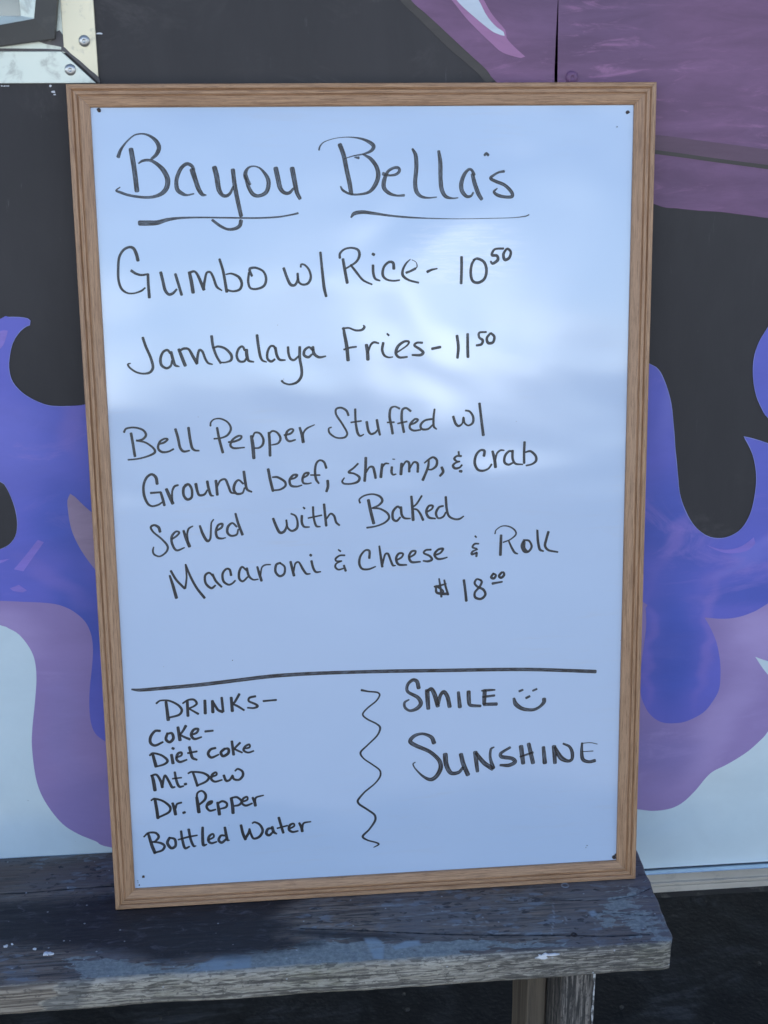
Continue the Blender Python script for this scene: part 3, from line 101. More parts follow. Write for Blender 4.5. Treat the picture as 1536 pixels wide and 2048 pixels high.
TM={"stain":[[-251.8,-76.5],[-135.9,-88.3],[-67,-91.5],[-6.9,-89.7],[94.5,-81.9],[271.8,-89.8],[235,-111.4],[205.2,-128.1],[178.7,-156.9],[209.4,-171.2],[186.5,-187.1],[230.1,-207.6],[185.8,-218],[137,-219.1],[88.5,-219.3],[59.3,-224.8],[11.9,-200.3],[-48.3,-191.6],[-87.4,-181.5],[-233.1,-153.4]],
"stain2":[[186.8,-174.4],[237,-181.4],[303.4,-193.6],[357.3,-211.7],[301.9,-209.6],[230.6,-197],[186.6,-185.3]],
"blue":[[-58,-199.2],[2.1,-210.5],[62.4,-231],[110.2,-227.5],[164.1,-215.8],[208.2,-203.6],[263.6,-202.2],[340.6,-211.8],[428.7,-220.8],[503.6,-237.3],[425.2,-239.8],[314.3,-248.2],[217.2,-249.3],[48.1,-254.3],[-26.5,-238.5]],
"blue2":[[565.7,-150.1],[611.9,-124.5],[610.1,-239.2],[568.6,-226.1],[544.5,-186.7]],
"brown":[[-271.1,2.6],[-89.5,-12.7],[-17.7,-9.2],[-8.6,-71.4],[-139.1,-70.2],[-254.3,-66.4]],
"crack1":[[-309.8,-70.6],[-138.2,-75.3],[-103.7,-75.8],[-63.6,-73.9],[-8.5,-72.4],[94.1,-71.6]],
"crack2":[[209.2,-176.7],[264.9,-185.1],[320.1,-195.3],[375.2,-204.5],[430.3,-212],[485.8,-216.7],[512.2,-220.3],[551.5,-226.1],[596.7,-227.1]],
"crack3":[[511.3,-154.4],[545.9,-158],[575.3,-159],[600.5,-153.7],[622,-141.9]],
"crack4":[[546,-181.1],[573.9,-185.9],[614.8,-195.7]],
"screw":[[523.7,-126.8],[512.2,-220.3]],
"patch1":[[97,-232],[115.4,-219.5],[134.3,-215.4],[154.9,-220],[153.7,-242.8],[121.3,-242],[89.4,-241.3]],
"patch2":[[279.2,-202],[292.6,-201.5],[300.1,-216.5],[296.6,-240.5],[287.1,-237.8]],
"patch3":[[309.1,-220.1],[325,-212],[339.4,-212.6],[340.6,-220.7],[322.5,-224.1],[311.2,-226.4]],
"patch4":[[538,-180.3],[545.8,-177.3],[547.3,-185.1],[540.2,-190]],
"flake":[[-67.7,-194.8],[459.8,-246.8],[-114,-177],[-81.4,-185.6]]}
SCR=[[[[502,-159.3],[497.1,-186.6],[487.7,-216]],0.7],[[[300.1,-169.3],[340.4,-166.8],[381.3,-162.4]],0.6],[[[267.8,-145.1],[314,-145],[354.5,-146.2]],0.6],[[[355.4,-184.2],[388.9,-188.6],[419.1,-195.3]],0.6],[[[510.3,-187],[508.4,-199.8]],0.7],[[[540.8,-201.3],[537.2,-224.7]],0.6],[[[419.8,-207.3],[464.2,-211.8],[508.8,-215.4]],0.8],[[[209.3,-173],[265.3,-179.7]],0.4],[[[401.1,-183.3],[402.8,-187.2]],1.2],[[[410.8,-187.1],[414.3,-186.5]],1.2],[[[419,-186.1],[420.9,-188.1]],1.3],[[[380.1,-190.4],[386.1,-188.3]],1],[[[392.8,-200],[398.2,-201.4]],1.2]]
chips=[[35.1,949.5],[-17.6,899.2],[-15,893.4],[-14.2,891],[-65.9,899.4],[-63.4,899.4],[-61,899.4],[-59.5,899.4]]

# ------------------------------------------------------------------ helpers
def meta(o,label=None,cat=None,group=None,kind=None):
    if label: o['label']=label
    if cat: o['category']=cat
    if group: o['group']=group
    if kind: o['kind']=kind
    return o
def empty(name,loc=(0,0,0),rot=(0,0,0)):
    o=bpy.data.objects.new(name,None); COL.objects.link(o); o.location=loc; o.rotation_euler=rot; o.empty_display_size=0.05; return o
def link(name,me,mat,parent=None,loc=None,smooth=False):
    o=bpy.data.objects.new(name,me); COL.objects.link(o)
    if mat and not me.materials: me.materials.append(mat)
    if parent: o.parent=parent
    if loc is not None: o.location=loc
    if smooth:
        for p in me.polygons: p.use_smooth=True
    return o
def mesh(name,v,f,uv=None):
    me=bpy.data.meshes.new(name); me.from_pydata(v,[],f); me.update()
    if uv is not None:
        l=me.uv_layers.new(name='UVMap')
        l.data.foreach_set('uv',np.array(uv,dtype=np.float32)[[lp.vertex_index for lp in me.loops]].ravel())
    return me
def bevel(me,w,seg=2):
    bm=bmesh.new(); bm.from_mesh(me); bmesh.ops.remove_doubles(bm,verts=bm.verts,dist=1e-6)
    bmesh.ops.recalc_face_normals(bm,faces=bm.faces)
    if w>0: bmesh.ops.bevel(bm,geom=[e for e in bm.edges if len(e.link_faces)==2 and e.calc_face_angle(0)>0.5],offset=w,segments=seg,affect='EDGES',profile=0.6)
    bm.to_mesh(me); bm.free(); return me
def box(name,a,b,mat,parent=None,loc=None,bev=0.0):
    x0,y0,z0=a;x1,y1,z1=b
    v=[(x,y,z) for x in(x0,x1) for y in(y0,y1) for z in(z0,z1)]
    f=[(0,1,3,2),(4,6,7,5),(0,4,5,1),(2,3,7,6),(0,2,6,4),(1,5,7,3)]
    return link(name,bevel(mesh(name,v,f),bev),mat,parent,loc)
def extrude_profile(name,prof,x0,x1,mat,parent=None,loc=None,closed=True):
    n=len(prof); v=[(x0,y,z) for y,z in prof]+[(x1,y,z) for y,z in prof]
    f=[(i,(i+1)%n,n+(i+1)%n,n+i) for i in range(n if closed else n-1)]
    if closed: f+= [tuple(range(n-1,-1,-1)),tuple(range(n,2*n))]
    me=mesh(name,v,f); bevel(me,0); return link(name,me,mat,parent,loc)
def smooth_loop(P,sub=5,corner=50):
    P=[Vector(p) for p in P]; n=len(P); out=[]
    def isc(i):
        a=(P[i]-P[i-1]);b=(P[(i+1)%n]-P[i])
        return a.length<1e-9 or b.length<1e-9 or math.degrees(a.angle(b))>corner
    c=[isc(i) for i in range(n)]
    for i in range(n):
        p1,p2=P[i],P[(i+1)%n]; p0=P[i-1] if not c[i] else p1-(p2-p1)*0.5; p3=P[(i+2)%n] if not c[(i+1)%n] else p2+(p2-p1)*0.5
        d=(p2-p1).length; s=max(1,min(sub,int(d/4)))
        for k in range(s):
            t=k/s
            out.append(0.5*((2*p1)+(p2-p0)*t+(2*p0-5*p1+4*p2-p3)*t*t+(3*p1-p0-3*p2+p3)*t**3))
    return out
def plate(name,pts,y0,y1,mat,parent=None,loc=None,smooth=True,sub=5):
    """outline in mm on the wall plane, a solid plate from y0 (front) to y1 (back), metres"""
    L=smooth_loop(pts,sub) if smooth else [Vector(p) for p in pts]
    L=[p/1000 for p in L]; n=len(L)
    tri=tessellate_polygon([[Vector((p.x,p.y,0)) for p in L]])
    v=[(p.x,y0,p.y) for p in L]+[(p.x,y1,p.y) for p in L]
    f=[tuple(t) for t in tri]+[(i,(i+1)%n,n+(i+1)%n,n+i) for i in range(n)]
    me=mesh(name,v,f)
    bm=bmesh.new(); bm.from_mesh(me); bmesh.ops.recalc_face_normals(bm,faces=bm.faces)
    fs=[q for q in bm.faces if abs(q.normal.y)>0.9]
    if fs and sum(q.normal.y for q in fs)>0: bmesh.ops.reverse_faces(bm,faces=bm.faces)
    bm.to_mesh(me); bm.free()
    return link(name,me,mat,parent,loc)
# ---- material helper
class M:
    def __init__(s,name):
        s.m=bpy.data.materials.new(name); s.m.use_nodes=True; s.t=s.m.node_tree; s.b=s.t.nodes['Principled BSDF']; s.o=s.t.nodes['Material Output']
    def n(s,t,**k):
        x=s.t.nodes.new(t)
        for a,b in k.items(): setattr(x,a,b)
        return x
    def l(s,a,b): s.t.links.new(a,b)
    def coord(s,scale=(1,1,1),kind='Object',rot=(0,0,0),loc=(0,0,0)):
        c=s.n('ShaderNodeTexCoord'); m=s.n('ShaderNodeMapping'); s.l(c.outputs[kind],m.inputs[0]); m.inputs['Scale'].default_value=scale; m.inputs['Rotation'].default_value=rot; m.inputs['Location'].default_value=loc
        return m.outputs[0]
    def noise(s,vec,scale=5,detail=4,rough=0.55,dist=0.0):
        x=s.n('ShaderNodeTexNoise'); s.l(vec,x.inputs['Vector']); x.inputs['Scale'].default_value=scale; x.inputs['Detail'].default_value=detail; x.inputs['Roughness'].default_value=rough; x.inputs['Distortion'].default_value=dist
        return x.outputs['Fac']
    def rng(s,v,a,b,c=0.0,d=1.0,smooth=True):
        x=s.n('ShaderNodeMapRange'); x.interpolation_type='SMOOTHSTEP' if smooth else 'LINEAR'
        s.l(v,x.inputs['Value'])
        for k,q in zip(('From Min','From Max','To Min','To Max'),(a,b,c,d)): x.inputs[k].default_value=q
        return x.outputs[0]
    def mix(s,f,a,b,mode='MIX'):
        x=s.n('ShaderNodeMix',data_type='RGBA',blend_type=mode)
        for i,q in ((0,f),(6,a),(7,b)):
            if isinstance(q,(int,float)): x.inputs[i].default_value=q
            elif isinstance(q,tuple): x.inputs[i].default_value=(*q,1) if len(q)==3 else q
            else: s.l(q,x.inputs[i])
        return x.outputs[2]
    def math(s,op,a,b=None,clamp=False):
        x=s.n('ShaderNodeMath',operation=op); x.use_clamp=clamp
        for i,q in ((0,a),(1,b)):
            if q is None: continue
            if isinstance(q,(int,float)): x.inputs[i].default_value=q
            else: s.l(q,x.inputs[i])
        return x.outputs[0]
    def color(s,c):
        if isinstance(c,tuple): s.b.inputs['Base Color'].default_value=(*c,1)
        else: s.l(c,s.b.inputs['Base Color'])
    def set(s,**k):
        for a,q in k.items():
            i=s.b.inputs[a.replace('_',' ')]
            if isinstance(q,(int,float)): i.default_value=q
            else: s.l(q,i)
    def bump(s,h,strength=0.3,dist=0.001):
        x=s.n('ShaderNodeBump'); x.inputs['Strength'].default_value=strength; x.inputs['Distance'].default_value=dist; s.l(h,x.inputs['Height']); s.l(x.outputs[0],s.b.inputs['Normal'])
    def attr(s,name):
        a=s.n('ShaderNodeAttribute'); a.attribute_name=name; q=s.n('ShaderNodeSeparateColor'); s.l(a.outputs['Color'],q.inputs[0]); return q.outputs

def paint_mat(name,c1,c2,streak=None,smul=0.6,rough=0.42,rot=0.12,scale=(5,5,26),var=0.5,specks=None,spots=None):
    m=M(name); v=m.coord((scale[0],scale[1],scale[2]),rot=(0,rot,0)); w=m.coord((1,1,1))
    n1=m.noise(w,3.0,3,0.5,0.6); n2=m.noise(v,1.6,5,0.65,0.4)
    c=m.mix(m.rng(n1,0.3,0.7),c1,c2)
    if spots:
        po=m.coord((1,1,1)); wz=m.n('ShaderNodeTexNoise'); m.l(m.coord((3,3,9),rot=(0,rot,0)),wz.inputs['Vector']); wz.inputs['Scale'].default_value=2.5; wz.inputs['Detail'].default_value=1.5
        sb=m.n('ShaderNodeVectorMath',operation='SUBTRACT'); m.l(wz.outputs['Color'],sb.inputs[0]); sb.inputs[1].default_value=(0.5,0.5,0.5)
        sc0=m.n('ShaderNodeVectorMath',operation='SCALE'); m.l(sb.outputs[0],sc0.inputs[0]); sc0.inputs['Scale'].default_value=0.06
        pa=m.n('ShaderNodeVectorMath',operation='ADD'); m.l(po,pa.inputs[0]); m.l(sc0.outputs[0],pa.inputs[1])
        for (sx_,sz_,rx_,rz_,an_,col_,am_) in spots:
            q=m.n('ShaderNodeMapping',vector_type='TEXTURE'); m.l(pa.outputs[0],q.inputs[0]); q.inputs['Location'].default_value=(sx_,0,sz_); q.inputs['Rotation'].default_value=(0,an_,0); q.inputs['Scale'].default_value=(rx_,1,rz_)
            sp_=m.n('ShaderNodeSeparateXYZ'); m.l(q.outputs[0],sp_.inputs[0]); r_=m.math('SQRT',m.math('ADD',m.math('MULTIPLY',sp_.outputs[0],sp_.outputs[0]),m.math('MULTIPLY',sp_.outputs[2],sp_.outputs[2])))
            c=m.mix(m.rng(r_,0.25,1.35,am_,0),c,col_)
    d=m.rng(n2,0.25,0.75,1-var*0.22,1+var*0.22)
    dd=m.n('ShaderNodeCombineColor'); [m.l(d,dd.inputs[i]) for i in range(3)]
    c=m.mix(1.0,c,dd.outputs[0],'MULTIPLY')
    if streak:
        n3=m.noise(v,3.2,6,0.72,1.0); n4=m.noise(w,4.5,2,0.5)
        f=m.math('MULTIPLY',m.rng(n3,0.52,0.70),m.rng(n4,0.42,0.62)); f=m.math('MULTIPLY',f,smul)
        c=m.mix(f,c,streak)
    if specks:
        n5=m.noise(w,specks[0],2,0.5); c=m.mix(m.rng(n5,specks[1],specks[1]+0.03,0,0.7),c,specks[2])
    if name=='black_wall_paint':
        n6=m.noise(m.coord((1,1,1.3)),7,6,0.7,1.5); n7=m.noise(w,2.2,2,0.5); c=m.mix(m.math('MULTIPLY',m.rng(n6,0.52,0.72),m.rng(n7,0.42,0.62,0,0.5)),c,(0.15,0.135,0.13)); n8=m.noise(m.coord((60,60,9)),2,4,0.7,0.3); c=m.mix(m.rng(n8,0.66,0.76,0,0.35),c,(0.2,0.19,0.19))
    m.color(c); m.set(Roughness=rough); m.b.inputs['Specular IOR Level'].default_value=0.18 if name=='black_wall_paint' else 0.33
    fine=m.noise(v,18,4,0.6); m.bump(fine,0.25,0.0006)
    return m.m

MT={}
LV=(0.25,0.20,0.60); DB=(0.085,0.130,0.50); LB=(0.23,0.23,0.66)
BLUE_SPOTS=[(0.682,0.245,0.035,0.115,0,DB,0.85),(0.66,0.40,0.05,0.07,0,DB,0.7),(0.79,0.31,0.10,0.018,0,DB,0.6),(0.655,0.60,0.018,0.10,0,LB,0.7),(0.722,0.255,0.008,0.10,0.1,LV,0.7),(0.650,0.235,0.008,0.09,0,LV,0.5),
 (0.668,0.385,0.012,0.05,0.5,LV,0.8),(0.735,0.345,0.030,0.010,-0.4,LV,0.6),(0.80,0.43,0.012,0.07,0.15,LV,0.8),(0.77,0.365,0.05,0.008,-0.5,LB,0.6),(-0.10,0.52,0.06,0.07,0,LB,0.45),(-0.03,0.43,0.05,0.05,0,DB,0.75),(-0.03,0.30,0.03,0.09,0,DB,0.8),(-0.06,0.36,0.06,0.012,0.6,LV,0.5),(-0.02,0.55,0.018,0.05,0,LV,0.55)]
LL=(0.48,0.36,0.63); LD=(0.26,0.21,0.46)
LILAC_SPOTS=[(0.79,0.26,0.05,0.05,0,LL,0.8),(0.742,0.13,0.03,0.10,0.5,LL,0.6),(0.66,0.10,0.06,0.05,0,LD,0.7),(-0.12,0.29,0.05,0.035,0,LL,0.7),(-0.06,0.17,0.025,0.08,0,(0.33,0.26,0.52),0.6),(-0.05,0.06,0.05,0.06,0,LD,0.7)]
MT['black']=paint_mat('black_wall_paint',(0.0528,0.0494,0.0504),(0.0632,0.0583,0.0588),rough=0.5,rot=0,scale=(9,9,3),var=0.35,specks=(170,0.80,(0.2,0.2,0.2)))
#(0.0782,0.0705,0.0624),(0.0952,0.0855,0.0744),rough=0.5,rot=0,scale=(14,14,3),var=0.8,specks=(170,0.80,(0.34,0.3,0.24)))
MT['mauve']=paint_mat('mauve_brushed_paint',(0.162,0.0896,0.172),(0.209,0.105,0.197),(0.395,0.187,0.337),0.95,rot=0.06,var=0.8,scale=(5,5,24))
MT['mauve_dark']=paint_mat('dull_mauve_paint',(0.131,0.0782,0.115),(0.149,0.0859,0.126),rot=0.1)
MT['olive']=paint_mat('olive_grey_paint',(0.068,0.060,0.050),(0.082,0.071,0.064),rough=0.5)
MT['pinkline']=paint_mat('pink_paint',(0.34,0.16,0.30),(0.42,0.20,0.36))
MT['blade']=paint_mat('pale_blue_paint',(0.52,0.58,0.66),(0.66,0.72,0.78),rot=1.0)
MT['white']=paint_mat('weathered_white_paint',(0.66,0.78,0.82),(0.72,0.81,0.82),rough=0.36,var=0.22,scale=(5,5,5),rot=0,specks=(95,0.76,(0.16,0.19,0.21)),spots=[(0.66,0.0,0.09,0.06,0,(0.55,0.68,0.76),0.6),(-0.12,0.02,0.12,0.05,0,(0.50,0.64,0.76),0.6)])
MT['purple']=paint_mat('lilac_flame_paint',(0.33,0.24,0.48),(0.37,0.265,0.51),(0.47,0.35,0.62),0.4,rot=0.8,var=0.25,scale=(3,3,9),spots=LILAC_SPOTS)
MT['blue']=paint_mat('violet_blue_flame_paint',(0.145,0.160,0.58),(0.185,0.175,0.60),(0.33,0.24,0.64),0.55,rot=0.9,var=0.35,scale=(2.2,2.2,5.5),spots=BLUE_SPOTS)
MT['wedge']=paint_mat('pale_mauve_paint',(0.36,0.261,0.363),(0.42,0.304,0.396),rot=1)
MT['edge']=paint_mat('paint_rim',(0.30,0.32,0.66),(0.40,0.42,0.72))
MT['dab']=paint_mat('light_violet_dab_paint',(0.255,0.196,0.625),(0.36,0.252,0.65),rot=0.6)

def metal_mat(name,c1,c2,rough=0.45,metal=0.0,dirt=(0.2,0.19,0.17),damt=0.5):
    m=M(name); w=m.coord(); n=m.noise(w,45,5,0.65,0.5); n2=m.noise(w,9,3,0.5)
    c=m.mix(m.rng(n2,0.3,0.7),c1,c2); c=m.mix(m.rng(n,0.52,0.72,0,damt),c,dirt)
    m.color(c); m.set(Roughness=rough,Metallic=metal); m.bump(m.noise(w,120,3),0.15,0.0004); return m.m
MT['trim']=metal_mat('brushed_trim_metal',(0.72,0.662,0.48),(0.84,0.756,0.544),0.36,0.25)
MT['trim_blue']=metal_mat('pale_sill_metal',(0.632,0.693,0.629),(0.713,0.756,0.663),0.33,0.25)
MT['rail']=metal_mat('oxidised_rail_metal',(0.46,0.418,0.35),(0.607,0.56,0.48),0.33,0.15,damt=0.35)
MT['steel']=metal_mat('rivet_steel',(0.42,0.42,0.42),(0.52,0.52,0.5),0.33,0.85,damt=0.45)
MT['rubber']=metal_mat('black_rubber',(0.049,0.0468,0.0418),(0.07,0.065,0.0572),0.5,0,dirt=(0.126,0.117,0.099),damt=0.3)
MT['sealant']=metal_mat('dark_sealant',(0.05,0.045,0.05),(0.12,0.11,0.11),0.55,0,dirt=(0.2,0.19,0.18))
MT['under']=metal_mat('underbody',(0.02,0.02,0.022),(0.03,0.03,0.03),0.8)
MT['body']=metal_mat('trailer_skin',(0.5,0.52,0.54),(0.6,0.62,0.64),0.4,0)
m=M('window_glass'); m.color((0.16,0.21,0.19)); m.set(Roughness=0.06); m.b.inputs['Specular IOR Level'].default_value=0.5; MT['glass']=m.m
m=M('chip'); m.color((0.75,0.76,0.78)); m.set(Roughness=0.6); MT['chip']=m.m

# whiteboard surface
m=M('whiteboard_enamel'); w=m.coord(); 
c=m.mix(m.rng(m.noise(w,2.2,2),0.3,0.7),(0.50,0.625,0.80),(0.535,0.645,0.81))
sm=m.noise(m.coord((6,1,60)),2.0,6,0.7,0.6); sm2=m.noise(w,6,2)
c=m.mix(m.math('MULTIPLY',m.rng(sm,0.50,0.72),m.rng(sm2,0.42,0.66,0,0.22)),c,(0.55,0.56,0.6))
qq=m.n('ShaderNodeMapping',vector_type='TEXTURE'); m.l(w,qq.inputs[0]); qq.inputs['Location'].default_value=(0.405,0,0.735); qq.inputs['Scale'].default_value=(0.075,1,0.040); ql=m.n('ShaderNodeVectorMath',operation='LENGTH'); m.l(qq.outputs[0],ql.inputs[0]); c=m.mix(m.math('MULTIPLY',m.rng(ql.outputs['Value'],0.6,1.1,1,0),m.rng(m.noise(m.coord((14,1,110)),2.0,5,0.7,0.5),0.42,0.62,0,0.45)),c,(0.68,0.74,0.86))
vn=m.n('ShaderNodeTexVoronoi'); m.l(w,vn.inputs['Vector']); vn.inputs['Scale'].default_value=26
c=m.mix(m.rng(vn.outputs['Distance'],0.010,0.018,0.75,0.0),c,(0.18,0.18,0.2))
m.color(c); m.set(Roughness=m.rng(m.noise(w,5,4,0.6),0.3,0.7,0.10,0.16)); m.b.inputs['IOR'].default_value=1.6; m.set(Coat_Weight=1.0,Coat_Roughness=0.12)
wav=m.noise(m.coord((1,1,1.5),loc=(2.3,0,1.1)),3.4,2,0.5,0.3)
b1=m.n('ShaderNodeBump'); b1.inputs['Strength'].default_value=1.0; b1.inputs['Distance'].default_value=0.0055; m.l(wav,b1.inputs['Height'])
b2=m.n('ShaderNodeBump'); b2.inputs['Strength'].default_value=0.03; b2.inputs['Distance'].default_value=0.0002; m.l(m.noise(w,260,2,0.5),b2.inputs['Height']); m.l(b1.outputs[0],b2.inputs['Normal'])
m.l(b2.outputs[0],m.b.inputs['Normal']); m.l(b2.outputs[0],m.b.inputs['Coat Normal'])
MT['enamel']=m.m

def ink(name,lo,hi,base):
    m=M(name); u=m.coord((0.03,1.6,1),kind='UV'); n=m.noise(u,3.0,4,0.6)
    uv=m.n('ShaderNodeTexCoord'); s=m.n('ShaderNodeSeparateXYZ'); m.l(uv.outputs['UV'],s.inputs[0])
    e=m.math('ABSOLUTE',m.math('SUBTRACT',s.outputs[1],0.5)); e=m.math('MULTIPLY',e,2.0)
    edge=m.rng(e,0.45,0.92,0,0.22)
    g=m.noise(m.coord((1,1,1)),22,3,0.6)
    a=m.math('ADD',m.rng(n,0.3,0.7,lo,hi),edge); a=m.math('MULTIPLY',a,m.rng(g,0.3,0.7,0.90,1.06)); a=m.math('MINIMUM',a,0.97)
    soft=m.rng(e,0.93,1.0,1,0.35); a=m.math('MULTIPLY',a,soft)
    m.color(base); m.set(Roughness=0.3)
    tr=m.n('ShaderNodeBsdfTransparent'); mx=m.n('ShaderNodeMixShader'); m.l(a,mx.inputs[0]); m.l(tr.outputs[0],mx.inputs[1]); m.l(m.b.outputs[0],mx.inputs[2]); m.l(mx.outputs[0],m.o.inputs[0])
    return m.m
MT['ink']=ink('marker_ink',0.80,0.97,(0.022,0.022,0.026)); MT['ink_soft']=ink('dry_marker_ink',0.58,0.95,(0.034,0.029,0.029))

# oak frame
m=M('oak_frame'); oi=m.n('ShaderNodeObjectInfo')
tcn=m.n('ShaderNodeTexCoord'); ad=m.n('ShaderNodeVectorMath',operation='ADD'); cb=m.n('ShaderNodeCombineXYZ'); r10=m.math('MULTIPLY',oi.outputs['Random'],37.0)
for i in range(3): m.l(r10,cb.inputs[i])
m.l(tcn.outputs['Object'],ad.inputs[0]); m.l(cb.outputs[0],ad.inputs[1])
def mp(sc):
    q=m.n('ShaderNodeMapping'); m.l(ad.outputs[0],q.inputs[0]); q.inputs['Scale'].default_value=sc; return q.outputs[0]
g1=m.noise(mp((12,380,380)),1.6,6,0.7,0.5); g2=m.noise(mp((34,1100,1100)),1.5,4,0.75,0.25); g3=m.noise(mp((3,40,40)),1.4,2,0.5,0.5); g4=m.noise(mp((18,620,620)),1.5,3,0.6,0.3)
c=m.mix(m.rng(g1,0.30,0.70),(0.298,0.157,0.0781),(0.583,0.339,0.183)); c=m.mix(m.rng(g3,0.35,0.65,0,0.6),c,(0.495,0.297,0.173))
c=m.mix(m.rng(g4,0.52,0.64,0,0.55),c,(0.224,0.11,0.0502)); c=m.mix(m.rng(g2,0.54,0.66,0,0.8),c,(0.152,0.0711,0.0324))
m.color(c); m.set(Roughness=0.40); m.bump(g2,0.5,0.0006); MT['oak']=m.m

# ------------------------------------------------------------------ ground
def ground():
    m=M('dark_asphalt'); w=m.coord(); n=m.noise(w,6,6,0.62,0.6); n2=m.noise(w,120,3,0.6); n3=m.noise(m.coord((2,9,1),rot=(0,0,0.5)),3,6,0.75,1.2)
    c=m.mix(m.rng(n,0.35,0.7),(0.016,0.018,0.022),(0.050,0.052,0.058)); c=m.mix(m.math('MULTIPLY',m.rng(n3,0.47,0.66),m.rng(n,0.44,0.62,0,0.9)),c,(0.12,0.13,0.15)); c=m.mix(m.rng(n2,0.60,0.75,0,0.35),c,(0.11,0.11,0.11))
    m.color(c); m.set(Roughness=0.75); m.bump(n2,0.6,0.003)
    # coarse to the horizon, finer close by with real unevenness
    xs=sorted(set([-1500,-400,-100,-30,-12,-6]+[round(-4+0.08*i,3) for i in range(101)]+[6,12,30,100,400,1500]))
    v=[(x,y,-0.45+(noise.noise(Vector((x*3,y*3,0)))*0.006+noise.noise(Vector((x*11,y*11,3)))*0.003 if max(abs(x),abs(y))<4 else 0)) for x in xs for y in xs]
    n_=len(xs); f=[(i*n_+j,(i+1)*n_+j,(i+1)*n_+j+1,i*n_+j+1) for i in range(n_-1) for j in range(n_-1)]
    o=link('ground',mesh('ground',v,f),m.m,smooth=True); meta(o,kind='structure')
    st=bmesh.new()
    for k in range(420):
        x=random.uniform(-0.6,1.5); y=random.uniform(-0.5,1.2); r=random.choice((0.0012,0.0015,0.002,0.002,0.003,0.004))
        q=bmesh.ops.create_icosphere(st,subdivisions=1,radius=r,matrix=Matrix.Translation((x,y,-0.448))@Matrix.Rotation(random.random()*6,4,'Z')@Matrix.Diagonal((1.3,0.9,0.55,1)))
    me=bpy.data.meshes.new('loose_gravel'); st.to_mesh(me); st.free()
    g=link('loose_gravel',me,metal_mat('grit',(0.045,0.044,0.043),(0.10,0.098,0.095),0.8)); meta(g,'scattered grey grit on the dark asphalt under the bench and trailer','gravel',kind='stuff')
ground()
m=M('bounce_pavement'); w=m.coord(); c=m.mix(m.rng(m.noise(w,0.6,5,0.6),0.35,0.65),(0.33,0.31,0.285),(0.43,0.41,0.38)); c=m.mix(m.rng(m.noise(w,40,3),0.5,0.7,0,0.4),c,(0.25,0.24,0.225)); m.color(c); m.set(Roughness=0.85)
meta(box('bounce_ground',(-1490,-1490,-0.446),(1490,-1.95,-0.440),m.m),kind='structure')  # unseen pale ground added behind the camera for warm bounce and board reflection

# ------------------------------------------------------------------ food trailer
TR=empty('food_trailer',(0,0,-0.45)); meta(TR,'black food trailer side painted with purple and blue flames, standing behind the menu board','food trailer')
TO=(0,0,0.45)
X0,X1=-2.3,2.7
SEAM=0.5230
box('wall_panel',(X0,0,-0.070),(SEAM-0.0004,0.022,1.98),MT['black'],TR,TO,0)
box('wall_panel',(SEAM+0.0004,-0.0002,-0.070),(X1,0.022,1.98),MT['black'],TR,TO,0)
box('trailer_body',(X0,0.024,-0.068),(X1,2.05,1.985),MT['body'],TR,TO,0.01)
box('underbody',(X0+0.02,0.02,-0.13),(X1-0.02,2.03,-0.072),MT['under'],TR,TO)
box('roof_edge',(X0-0.01,-0.02,1.99),(X1+0.01,2.07,2.03),MT['rail'],TR,TO,0.004)
for ax in (2.15,-1.85):     # axle end wheels, out of frame, that carry the body
    tyre=bmesh.new(); prof=[(0.12,-.07),(0.19,-.08),(0.235,-.07),(0.25,-.045),(0.25,.045),(0.235,.07),(0.19,.08),(0.12,.07)]
    vs=[[tyre.verts.new((ax+r*math.cos(a*math.pi/16),0.16+y,-0.20+r*math.sin(a*math.pi/16))) for r,y in prof] for a in range(32)]
    for a in range(32):
        for k in range(len(prof)): tyre.faces.new((vs[a][k],vs[a][(k+1)%8],vs[(a+1)%32][(k+1)%8],vs[(a+1)%32][k]))
    bmesh.ops.recalc_face_normals(tyre,faces=tyre.faces)
    me=bpy.data.meshes.new('tyre'); tyre.to_mesh(me); tyre.free(); link('tyre',me,MT['rubber'],TR,TO,smooth=True)
# bottom rail: top flange, front web with two ridges, dark gap line above
prof=[(0.02,-0.0736),(-0.0088,-0.0738),(-0.0092,-0.0742),(-0.0092,-0.0752),(-0.0084,-0.0758),(-0.0080,-0.0852),(-0.0112,-0.0858),(-0.0114,-0.0869),(-0.0084,-0.0880),(-0.0080,-0.0914),(-0.0100,-0.0922),(-0.0104,-0.0944),(-0.0082,-0.0956),(-0.0090,-0.1010),(0.02,-0.1015)]
extrude_profile('bottom_rail',prof,X0,X1,MT['rail'],TR,TO)
extrude_profile('rail_flange',[(0.012,-0.0708),(-0.0086,-0.0722),(-0.0096,-0.0728),(-0.0096,-0.0734),(0.012,-0.0722)],X0,X1,metal_mat('skylit_flange',(0.60,0.74,0.85),(0.68,0.80,0.88),0.22,0.65,damt=0.2),TR,TO)  # light blue of the reflected sky is put into the flange colour

